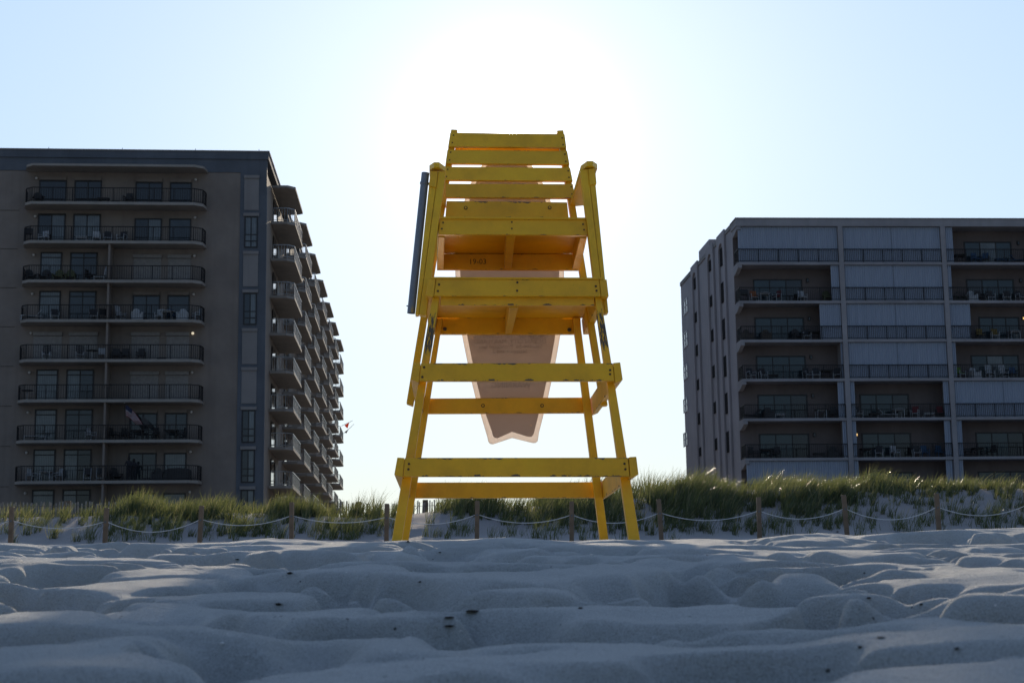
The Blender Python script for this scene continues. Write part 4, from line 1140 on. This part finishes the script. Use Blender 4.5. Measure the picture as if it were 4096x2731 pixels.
RFUR = {(1,0): [('grill',D_,D_,2680+772*a_,0),('chair',W_,'f_orange',2680+880*a_,5),('table',W_,W_,2680+985*a_,0),('chair',W_,'f_red',2680+1115*a_,-60),('chair',W_,W_,2680+1385*a_,10),('adirondack','f_olive','f_olive',2680+1650*a_,0)],
        (2,0): [('armchair','f_wicker','f_wicker',2680+810*a_,8),('armchair','f_wicker','f_wicker',2680+1005*a_,-5),('adirondack',D_,D_,2680+1335*a_,10),('chair',W_,S_,2680+1430*a_,0),('table',D_,D_,2680+1520*a_,0)],
        (3,0): [('chair',W_,S_,2680+850*a_,25),('chair',W_,S_,2680+975*a_,10),('lowtable',D_,D_,2680+1075*a_,0),('chair',W_,S_,2680+1440*a_,20),('chair',W_,S_,2680+1530*a_,-10),('table',D_,D_,2680+1640*a_,0),('chair',W_,S_,2680+1750*a_,-20)],
        (4,0): [('lounge',D_,D_,2680+860*a_,-70),('armchair',D_,D_,2680+1035*a_,0),('lowtable',W_,W_,2680+1145*a_,0),('table',W_,D_,2680+1580*a_,0),('chair',D_,D_,2680+1700*a_,-30)],
        (5,0): [('chair',D_,D_,2680+870*a_,30),('table',D_,D_,2680+1010*a_,0),('chair',D_,D_,2680+1110*a_,-30),('lowtable',D_,D_,2680+1560*a_,0),('armchair',D_,D_,2680+1710*a_,-10)],
        (4,1): [('chair',W_,S_,3350+215*c_,20),('lowtable',D_,D_,3350+390*c_,0),('lounge',W_,W_,3350+520*c_,80),('table',W_,W_,3350+640*c_,0),('chair',W_,'f_red',3350+812*c_,-30),('lowtable',W_,W_,3350+950*c_,0),('chair',D_,'f_red',3350+1078*c_,-10)],
        (5,1): [('table',D_,D_,3350+300*c_,0),('chair',W_,S_,3350+440*c_,-20),('chair',W_,W_,3350+605*c_,20),('chair',W_,D_,3350+830*c_,-5),('chair','f_blue','f_blue',3350+915*c_,0),('chair','f_blue','f_blue',3350+1075*c_,10)],
        (0,2): [('table',D_,D_,3350+1280*c_,0),('chair','f_blue','f_blue',3350+1450*c_,20),('chair',D_,'f_blue',3350+1545*c_,-30),('lowtable','f_blue','f_blue',3350+1705*c_,0),('lounge','f_blue','f_blue',3350+1900*c_,70)],
        (1,2): [('planter',D_,'f_plant',3350+1320*c_,0),('armchair',W_,W_,3350+1405*c_,0),('chair',D_,D_,3350+1490*c_,10),('chair',W_,D_,3350+1600*c_,0),('chair',W_,D_,3350+1775*c_,-15),('chair',W_,S_,3350+1915*c_,20)],
        (2,2): [('chair',D_,'f_yellow',3350+1500*c_,8),('chair',W_,'f_yellow',3350+1650*c_,-8),('table',W_,W_,3350+1850*c_,0)],
        (3,2): [('chair',W_,'f_lime',3350+1290*c_,20),('armchair',W_,W_,3350+1435*c_,10),('rocker',W_,W_,3350+1600*c_,15),('rocker',W_,W_,3350+1745*c_,15),('chair',D_,'f_blue',3350+1842*c_,0)],
        (5,2): [('chair',D_,D_,3350+1350*c_,60),('table',D_,D_,3350+1470*c_,0),('chair',D_,D_,3350+1615*c_,-60)]}
rz0 = math.atan2(RF.U.y, RF.U.x)
BN = ['left', 'middle', 'right']
for (k, bi), lst in RFUR.items():
    y = [897,1051,1204,1357,1515,1670,1832][k] if False else (ysr[k] if k < 6 else 1990)
    for i, (kd, fm, sm, px, turn) in enumerate(lst):
        off = -.85
        u = RF.L(px, y, off)[0]
        o_ = 'leftmost' if i == 0 else ORD[i] + ' from left'
        put(kd, fm, sm, RF.P(u, off, RZ(k)+.003), rz0 + math.radians(turn), f'{desc(kd,fm,sm)}, {o_} on right block\'s {NTH[k]}-row {BN[bi]} balcony')

# striped flag on a pole, dark flag beside it, two pennants at the far end of the left block
k = 6; zf_ = LZ(6)
u = LF.L(450+192*.2551, 1590, 1.5)[0]
root = empty('flag', LF.P(u, 1.5, zf_), 'striped red and white flag hanging from pole on left block balcony', 'flag')
top = LF.P(u, 1.5, LF.L(499, 1612, 1.5)[1]); bot = LF.P(u-.12, 1.5, zf_+.3)
b = MB(); b.tube([bot, top], .018, 8); pl_ = b.build('pole', M['rail'], root)
b = MB(); b.ball(top + Vector((0,0,.03)), .05, 8, 6); b.build('finial', M['f_white'], pl_)
def fpt(px, py): 
    uu, z = LF.L(450+px*.2551, 1580+py*.2551, 1.5); return LF.P(uu, 1.5, z)
b = MB(); e0 = [(203,150),(215,330)]; e1 = [(330,290),(440,470)]
ns = 11
for i in range(ns):
    for j in range(10):
        def q(s, t):
            ax_, ay_ = e0[0][0]+(e0[1][0]-e0[0][0])*t, e0[0][1]+(e0[1][1]-e0[0][1])*t
            bx_, by_ = 400+ (475-400)*(1-t) - 30*(t), 455+10*t
            x = ax_ + (bx_-ax_)*s; yv = ay_ + (by_-ay_)*(s**1.45)
            p = fpt(x, yv); return p + LF.N*(.10*math.sin(s*9+t*2))
        s0, s1_ = j/10, (j+1)/10; t0, t1 = i/ns, (i+1)/ns
        mi = 2 if (i < 5 and j < 4) else (0 if i % 2 == 0 else 1)
        b.quad(q(s0,t0), q(s1_,t0), q(s1_,t1), q(s0,t1), mi)
b.build('cloth', [M['cloth_red'], M['cloth_white'], M['cloth_blue']], root)
root = empty('flag', fpt(455, 660), 'plain dark flag drooping beside the striped flag on left block balcony', 'flag')
b = MB(); b.tube([fpt(440,660), fpt(470,305)], .015, 6); b.build('pole', M['rail'], root)
b = MB(); P_ = [(472,325),(520,365),(575,430),(640,505),(560,500),(450,410)]
b.prism([fpt(*p) for p in P_], LF.N*.02); b.build('cloth', M['f_dark'], root)
zc = v0 + pit*6
for nm, col, lab, a, e, tri in (('pennant','cloth_orange','orange pennant on a slanting pole at the far end of the left block',(948,862),(1040,818),[(972,856),(1012,833),(998,882)]),
                               ('pennant','cloth_maroon','dark red furled pennant on a slanting pole below the orange one',(965,925),(1052,846),[(974,912),(1010,884),(988,922)])):
    def pp(x, y): return on_plane(900+x*.491, 1280+y*.491, LS.P0 + LS.U*(zc), LS.U)
    root = empty(nm, pp(*a), lab, 'flag', 'pennants at the far end of the left block')
    b = MB(); b.tube([pp(*a), pp(*e)], .025, 6); b.build('pole', M['rail'], root)
    b = MB(); b.prism([pp(*p) for p in tri], LS.U*.02); b.build('cloth', M[col], root)

# two people in dark clothes behind the railing of the lowest balcony
M['skin'] = plain('skin', (.22, .14, .10), .6)
M['dark_cloth'] = plain('dark_clothing', (.022, .022, .026), .9)
M['hair'] = plain('dark_hair', (.02, .016, .013), .8)
def person(loc, rz, h, label, lean):
    root = empty('person', loc, label, 'person', None, rz)
    s = h/1.7
    J = dict(pel=(0,0,.92), chest=(0,-.06-lean,1.25), neck=(0,-.10-lean*1.3,1.45), head=(0,-.14-lean*1.4,1.56), top=(0,-.14-lean*1.4,1.66),
             sl=(-.19,-.09-lean*1.2,1.40), el=(-.25,-.20-lean,1.14), hl=(-.12,-.44-lean,1.06), sr=(.19,-.09-lean*1.2,1.40), er=(.25,-.20-lean,1.14), hr=(.12,-.44-lean,1.06),
             hpl=(-.10,0,.88), kl=(-.11,-.05,.48), al=(-.11,.02,.08), tl=(-.12,-.13,.03), hpr=(.10,0,.88), kr=(.11,-.05,.48), ar=(.12,.02,.08), tr=(.13,-.13,.03))
    R = dict(pel=.13, chest=.15, neck=.06, head=.095, top=.06, sl=.07, el=.048, hl=.036, sr=.07, er=.048, hr=.036, hpl=.095, kl=.062, al=.045, tl=.035, hpr=.095, kr=.062, ar=.045, tr=.035)
    E = [('pel','chest'),('chest','neck'),('neck','head'),('head','top'),('chest','sl'),('sl','el'),('el','hl'),('chest','sr'),('sr','er'),('er','hr'),('pel','hpl'),('hpl','kl'),('kl','al'),('al','tl'),('pel','hpr'),('hpr','kr'),('kr','ar'),('ar','tr')]
    ks = list(J); me = bpy.data.meshes.new('body')
    me.from_pydata([tuple(Vector(J[k_])*s) for k_ in ks], [(ks.index(a), ks.index(c)) for a, c in E], [])
    o = bpy.data.objects.new('body', me); link(o); o.parent = root
    m = o.modifiers.new('skin', 'SKIN'); o.modifiers.new('sub', 'SUBSURF').render_levels = 1
    for k_, v in zip(ks, me.skin_vertices[0].data): v.radius = (R[k_]*s, R[k_]*s)
    me.skin_vertices[0].data[0].use_root = True
    me.materials.append(M['dark_cloth'])
    hd = Vector(J['head'])*s
    b = MB(); b.ball(hd + Vector((0,.02,.055))*s, .115*s, 10, 7, sc=(.92,1.0,.95)); h_ = b.build('hair', M['hair'], None, smooth=True); h_.parent = root
    return root
for px, off, h, lab, ln in ((519, 1.02, 1.66, 'person in dark clothes leaning behind the lowest left block railing, the taller one', .03), (529, .95, 1.55, 'shorter person in dark clothes beside the taller one on the lowest left block balcony', .06)):
    u = LF.L(px + (6 if px > 520 else -4), 1919, off)[0]
    person(LF.P(u, off, LZ(7)+.003), baz, h, lab, ln)
# ================================================================== rope line, picket fences, beach grass, scraps on the sand
M['post'] = plain('weathered_post_wood', (.17, .12, .08), .85, 0, .3, 3, .2, .4)
M['rope'] = plain('white_rope', (.60, .59, .57), .8, 0, .2, 20, .2, .5)
M['picket'] = plain('grey_picket_wood', (.30, .26, .22), .9, 0, .3, 2, .2)
M['wire'] = plain('fence_wire', (.12, .12, .12), .5, .7)
PX = [x*1.7415 for x in (-186, 27, 242, 458, 670, 887, 1094, 1311, 1519, 1742, 1945, 2155, 2362, 2570)]
PY = 40.0
TOPZ = at_y(1094*1.7415, 1150*1.7415, PY).z
r7 = random.Random(3)
attach = []
for i, px in enumerate(PX):
    p = at_y(px, 2050, PY); gz = hz(p.x, PY)
    topz = TOPZ + r7.uniform(-.05, .05); w_ = .054
    tilt = (r7.uniform(-.055,.055), r7.uniform(-.05,.05))
    if i == 10: tilt = (-.06, 0)
    lab = {0: 'rope post just outside the left frame', 13: 'rope post just outside the right frame'}.get(i)
    if lab is None:
        nm = ['leftmost','second','third','fourth','fifth','sixth','seventh','eighth','ninth','tenth','eleventh','twelfth'][i-1]
        lab = f'weathered square wooden rope post, {nm} from the left along the dune' if i > 1 else 'weathered square wooden rope post, leftmost along the dune by the picket fence'
    r = empty('rope_post', (p.x, PY, gz), lab, 'post', 'wooden posts carrying the white rope')
    b = MB(); a0 = Vector((p.x, PY, gz-.4)); a1 = Vector((p.x+tilt[0], PY+tilt[1], topz))
    def sq(c): return [c+Vector((-w_,-w_,0)), c+Vector((w_,-w_,0)), c+Vector((w_,w_,0)), c+Vector((-w_,w_,0))]
    b.hexa(sq(a1), sq(a0)); b.build('shaft', M['post'], r, bevel=.008, seg=1)
    f = .33/(topz-a0.z); c = a1 + (a0-a1)*f
    b = MB(); b.tube([c+Vector((0,-w_-.012,-.02)), c+Vector((0,-w_-.001,-.02))], .03, 8); b.build('rope_hole', M['wire'], r)
    attach.append(c)
sags = [.17,.16,.28,.20,.17,.19,.19,.22,.20,.22,.20,.20,.2]
sags = [r7.uniform(.17,.24) for _ in range(13)]; sags[2] = .29; sags[10] = .30; sags[4] = .16
b = MB(); pts = []
for (a, c), sg in zip(zip(attach, attach[1:]), sags):
    for j in range(12):
        t = j/12; pts.append(a.lerp(c, t) - Vector((0,0,4*sg*t*(1-t))))
pts.append(attach[-1]); b.tube(pts, .010, 6)
tag(b.build('rope', M['rope'], smooth=True), 'white rope looping from post to post in front of the dune grass', 'rope')

def picket_fence(p0, p1, h, step, label, seed, post_at=()):
    rr = random.Random(seed)
    r = empty('picket_fence', p0, label, 'fence')
    n = int((p1-p0).length/step); b = MB()
    for i in range(n):
        p = p0.lerp(p1, i/n); z = hz(p.x, p.y); t = rr.gauss(0, .025); hh = h + rr.uniform(-.04,.04); dy = rr.uniform(-.01,.01)
        q = Vector((p.x, p.y+dy, z-.3)); w_ = .019
        top = Vector((p.x+t, p.y+dy, z+hh))
        b.hexa([top+Vector((-w_,0,0)), top+Vector((w_,0,0)), q+Vector((w_,0,0)), q+Vector((-w_,0,0))], [top+Vector((-w_,.012,0)), top+Vector((w_,.012,0)), q+Vector((w_,.012,0)), q+Vector((-w_,.012,0))])
    b.build('pickets', M['picket'], r)
    for f in (.28, .78):
        b = MB(); b.tube([Vector((p.x, p.y-.012, hz(p.x,p.y)+h*f)) for p in (p0.lerp(p1, j/30) for j in range(31))], .006, 4); b.build('wire', M['wire'], r)
    for t in post_at:
        p = p0.lerp(p1, t); z = hz(p.x, p.y); b = MB(); b.box((p.x-.08,p.y+.02,z-.4),(p.x+.08,p.y+.16,z+h+.05)); b.build('fence_post', M['post'], r)
fa, fb = at_y(-160, 2060, 45.8), at_y(700, 2060, 47.0)
picket_fence(Vector((fa.x,fa.y,0)), Vector((fb.x,fb.y,0)), .44, .09, 'grey wooden picket fence along the dune crest at the left', 1, (.49,))
fa, fb = at_y(1330, 2050, 48), at_y(1790, 2050, 50)
picket_fence(Vector((fa.x,fa.y,0)), Vector((fb.x,fb.y,0)), .62, .09, 'dark picket fence silhouetted on the crest between left block and chair', 2, (.22,.8))

# ------------------------------------------------------------------ beach grass
def grass_material():
    t = NT('beach_grass'); co = t.coord()
    at = t.n('ShaderNodeAttribute', attribute_name='tint')
    c = t.ramp(at.outputs['Fac'], [(0, (.022,.036,.020)), (.45, (.045,.070,.027)), (.8, (.088,.105,.036)), (1, (.28,.235,.12))])
    d = t.n('ShaderNodeBsdfPrincipled'); t.l(c, d.inputs['Base Color']); d.inputs['Roughness'].default_value = .27; d.inputs['Specular IOR Level'].default_value = .5
    tr = t.n('ShaderNodeBsdfTranslucent'); t.l(t.mix(.5, c, (.21,.22,.06)), tr.inputs[0])
    mx = t.n('ShaderNodeMixShader'); mx.inputs[0].default_value = .5
    t.l(d.outputs[0], mx.inputs[1]); t.l(tr.outputs[0], mx.inputs[2])
    return t.done(mx.outputs[0])
M['grass'] = grass_material()
def blades(cx, cy, hgt, rad, n, R, tint, lean=.35, dead=.06, wid=.012):
    """arrays for n curved blades round each clump centre (cx, cy arrays)"""
    N = len(cx)*n
    x0 = np.repeat(cx, n) + R.normal(0, 1, N)*np.repeat(rad, n); y0 = np.repeat(cy, n) + R.normal(0, 1, N)*np.repeat(rad, n)
    z0 = height(x0, y0) - .02
    H = np.repeat(hgt, n)*R.uniform(.55, 1.12, N)
    az = R.uniform(0, 2*PI, N); sp = R.uniform(.02, .55, N)
    wl = lean*R.uniform(.5, 1.5, N)
    segs = 4; L = []
    wa = R.uniform(0, PI, N); W = wid*R.uniform(.6, 1.3, N)
    for k in range(segs+1):
        t = k/segs
        dx = H*(np.cos(az)*sp*t + wl*t**2.2); dy = H*(np.sin(az)*sp*t + .15*wl*t**2.2)
        dz = H*(t - .28*wl*t**3)
        hw = W*(1-t)**.7*.5 + .0008
        cxn, cyn = np.cos(wa), np.sin(wa)*.6
        L.append(np.stack([x0+dx-cxn*hw, y0+dy-cyn*hw, z0+dz], -1)); L.append(np.stack([x0+dx+cxn*hw, y0+dy+cyn*hw, z0+dz], -1))
    V = np.stack(L, 1)                                   # N, 2*(segs+1), 3
    base = (np.arange(N)*(2*(segs+1)))[:, None, None]
    q = np.array([[2*k, 2*k+1, 2*k+3, 2*k+2] for k in range(segs)])[None]
    Fq = base + q
    tn = np.clip(np.repeat(tint, n) + R.normal(0, .13, N), 0, .8); tn[R.random(N) < dead] = 1.0
    return V.reshape(-1, 3), Fq.reshape(-1, 4), np.repeat(tn, 2*(segs+1))
def grass_mesh(name, V, Fq, tn, origin=None):
    me = bpy.data.meshes.new(name)
    if origin is not None: V = V - np.array(origin)
    me.vertices.add(len(V)); me.vertices.foreach_set('co', V.astype(np.float32).ravel())
    me.loops.add(Fq.size); me.loops.foreach_set('vertex_index', Fq.astype(np.int32).ravel())
    me.polygons.add(len(Fq)); me.polygons.foreach_set('loop_start', (np.arange(len(Fq))*4).astype(np.int32))
    me.update(calc_edges=True)
    a = me.attributes.new('tint', 'FLOAT', 'POINT'); a.data.foreach_set('value', tn.astype(np.float32))
    me.materials.append(M['grass']); return me
R = np.random.default_rng(5)
# density of the mass, by place along the picture (photo px) and up the slope (0 toe, 1 crest, >1 behind)
def dens(px, t):
    d = px/1.7415
    edge = np.interp(d, [-400,0,120,260,330,450,620,760,850,905,960,1000,1060,1200,1380,1440,1500,1700,1850,1960,2050,2352,2800],
                        [1.15,1.15,1.1,.45,.30,.28,.26,.26,.34,.75,1.0,.85,.42,.30,.28,.12,.05,.05,.14,.34,.50,.45,.5])
    peak = np.interp(d, [-400,0,200,330,500,700,860,900,990,1030,1200,1400,1500,1700,1950,2100,2352,2800],
                        [.45,.45,.5,.8,.9,.9,.7,.15,.12,.6,.7,.75,1,1,.85,.5,.42,.45])
    return peak*np.clip((t-edge)/.45, 0.0, 1)*(1-.5*np.clip((t-1.2)/.4,0,1))
N0 = 20000
pxs = R.uniform(-500, 4600, N0); t_ = R.uniform(.0, 1.75, N0); yy = 40.8 + 4.8*t_
keep = R.random(N0) < dens(pxs, t_)
patch = fbm(pxs*yy/F_PX*.75, yy*.95, 80, 3)
keep &= (patch > .0 + .10*(R.random(N0)-.5))
pxs, t_, yy, patch = pxs[keep], t_[keep], yy[keep], patch[keep]
xx = (pxs-CX)/F_PX*yy
dsp = pxs/1.7415
hg = np.interp(t_, [0,.4,1,1.75], [.36,.50,.60,.66])*(1+1.3*np.clip(patch,-.2,.4))*R.uniform(.55,1.5,len(xx))
hg *= np.clip(1 + 1.5*fbm(xx*.8, yy*.5, 110, 2), .55, 1.6)
hg *= np.interp(dsp, [0, 850, 900, 1000, 1440, 1600, 1900, 2352], [.66,.70,.70,.72,.84,.72,.58,.56])
tint = np.clip(.32 + .9*patch + .16*R.normal(0,1,len(xx)), 0, .8)
sel = slice(None, 1750)
xx, yy, hg, tint = xx[sel], yy[sel], hg[sel], tint[sel]
V, Fq, tn = blades(xx, yy, hg, R.uniform(.03,.09,len(xx)), 26, R, tint, np.repeat(np.interp(dsp[sel], [0,900,1400,1600,2352],[.16,.16,.22,.40,.28])*R.uniform(.3,1.7,len(xx)), 26), .13, .019)
# shorter, thinner tufts scattered down the whole slope to the rope
n2 = 1150
px2 = R.uniform(-400, 4500, n2); t2 = R.uniform(.12, 1.15, n2)**.8; y2 = 40.8 + 4.8*t2
d2_ = px2/1.7415
k2 = R.random(n2) < np.interp(d2_, [-300,0,300,900,960,1010,1400,1700,2000,2700], [.35,.35,.6,.6,.18,.25,.75,.85,.95,.95])
px2, t2, y2 = px2[k2], t2[k2], y2[k2]; x2 = (px2-CX)/F_PX*y2
h2 = R.uniform(.22, .52, len(x2))
V2, F2, tn2 = blades(x2, y2, h2, R.uniform(.025,.07,len(x2)), 16, R, np.clip(.34+.16*R.normal(0,1,len(x2)), 0, .8), np.repeat(R.uniform(.05,.5,len(x2)), 16), .16, .017)
V, Fq, tn = np.vstack([V, V2]), np.vstack([Fq, F2+len(V)]), np.concatenate([tn, tn2])
me = grass_mesh('dune_grass', V, Fq, tn); o = bpy.data.objects.new('dune_grass', me); link(o)
tag(o, 'windblown green beach grass covering the dune behind the rope', 'grass', kind='stuff')

# single tufts on the bare sand: things of their own
spots = [(-15,1238),(20,1225),(60,1228),(100,1205),(135,1222),(180,1240),(205,1238),(250,1230),(268,1242),(285,1225),(300,1238),(330,1240),(385,1232),(400,1240),(470,1228),(480,1240),(555,1232),(605,1225),(620,1240),(640,1236),(695,1222),(712,1232),(735,1238),(765,1222),(795,1240),(815,1238),(822,1228),(850,1225),(985,1205),(995,1228),(1040,1215),(1060,1230),(1085,1222),(1130,1240),(1155,1240),(1175,1225),(1200,1230),(1230,1235),(1262,1238),(1290,1225),(1340,1240),(1370,1235),(1400,1225),(1430,1240),(1545,1238),(1580,1240),(1625,1240),(1690,1242),(1720,1238),(1750,1230),(1800,1225),(1860,1222),(1895,1235),(1900,1215),(1975,1232),(2000,1220),(2060,1218),(2095,1222),(2110,1205),(2140,1200),(2165,1222),(2190,1205),(2225,1208),(2250,1198),(2275,1215),(2300,1195),(2320,1215),(2345,1205)]
variants = []
for i in range(9):
    n = [26, 34, 40, 22, 46, 30, 16, 52, 36][i]; h = [.42,.50,.55,.36,.62,.46,.30,.58,.52][i]
    rr = np.random.default_rng(40+i)
    x0 = rr.normal(0, .08, 1); 
    V, Fq, tn = blades(np.array([0.0]), np.array([44.0]), np.array([h]), np.array([.055+.012*i]), n, rr, np.array([.30+.05*(i%4)]), .28+.05*(i%3), .05)
    V = V - np.array([0, 44.0, float(height(np.array([0.]), np.array([44.]))[0])])
    V[:, 2] = np.maximum(V[:, 2], -.06)
    variants.append(grass_mesh('beach_grass_tuft', V, Fq, tn))
PD = [p/1.7415 for p in PX]
cells = {}
for (dx, dy) in sorted(spots):
    j = sum(1 for p in PD[1:13] if p < dx); cells.setdefault(j, []).append((dx, dy))
def postname(j): return ['first','second','third','fourth','fifth','sixth','seventh','eighth','ninth','tenth','eleventh','twelfth'][j]
cnt = 0
for j, lst in cells.items():
    for i, (dx, dy) in enumerate(lst):
        p = hit_ground(dx*1.7415, dy*1.7415, 39.0, 62)
        if p.y > 55 or p.y < 40.6: p = Vector(at_y(dx*1.7415, 2150, 41.2 + (1245-dy)*.09)); p.z = hz(p.x, p.y)
        v = (cnt*5 + j) % 9; cnt += 1
        me = variants[v]; o = bpy.data.objects.new('beach_grass_tuft', me); link(o)
        o.location = (p.x, p.y, p.z); o.rotation_euler = (0, 0, r7.uniform(-.5, .5)); s = r7.uniform(.8, 1.2); o.scale = (s, s, s*r7.uniform(.9, 1.15))
        nth = 'leftmost' if i == 0 else ORD[i] + ' from left'
        where = f'left of the first rope post' if j == 0 else (f'right of the twelfth rope post' if j >= 12 else f'between the {postname(j-1)} and {postname(j)} rope posts')
        size = ['thin','full','full','thin','tall','bushy','small','dense','bushy'][v]
        tag(o, f'{size} grass tuft on bare sand, {nth} {where}', 'grass tuft', 'grass tufts on the bare sand')

# ------------------------------------------------------------------ scraps on the sand
M['scrap'] = plain('dark_seaweed', (.03, .026, .022), .8)
M['shell'] = plain('white_shell', (.75, .72, .68), .4)
def pebble(px, py, r, label, mat='scrap', cat='seaweed scrap', name='seaweed_scrap', flat=.5, seed=0):
    p = hit_ground(px, py); s = .78*r*p.y/F_PX
    rr = random.Random(seed); b = MB(); b.ball((0,0,0), s, 9, 6)
    for i, v in enumerate(b.v):
        k = 1 + .28*math.sin(i*12.99+seed) ; b.v[i] = Vector((v.x*k*1.25, v.y*k, v.z*k*flat))
    o = b.build(name, M[mat], smooth=True); o.location = p + Vector((0,0,s*flat*.45)); o.rotation_euler = (0,0,rr.uniform(0,3))
    tag(o, label, cat, 'dark scraps on the sand' if mat == 'scrap' else None)
for i, a in enumerate((
    (1158,2299,13,'small dark seaweed scrap on the sand left of the chair shadow middle'), (1680,2347,9,'tiny dark scrap on the sand below the chair\'s left legs'),
    (949,2240,8,'tiny dark scrap on the sunlit sand left of the chair'), (1889,2453,30,'largest dark seaweed smear on the foreground sand left of centre'),
    (1798,2476,22,'dark seaweed smear just left of the largest one'), (1798,2528,24,'dark seaweed smear below the other two, left of centre'),
    (1114,2424,15,'faint dark scrap on the smooth sand slope at left'), (1632,2178,8,'dark speck on the sand crest at the chair\'s left rear leg'),
    (1760,2215,6,'dark speck on the sand just inside the chair\'s left legs'), (2322,2433,13,'round black pebble on the sand right of centre'),
    (3476,2405,11,'small black scrap on the sand at the right'), (3524,2551,22,'largest dark pebble on the foreground sand at the right'),
    (3441,2590,14,'dark pebble just below the largest one at the right'), (3828,2596,13,'dark pebble nearest the right foreground corner'),
    (3685,2420,9,'tiny dark scrap on the sand slope at far right'), (3350,2130,6,'dark speck on the right-hand sand crest'))):
    pebble(*a, seed=i, flat=.2 if a[2] > 18 else .42)
pebble(2366,2220,9,'white shell fragment on the sand right of the chair\'s front', 'shell', 'shell', 'shell_fragment', .5, 30)
pebble(888,2579,10,'white shell fragment on the left foreground sand', 'shell', 'shell', 'shell_fragment', .5, 31)
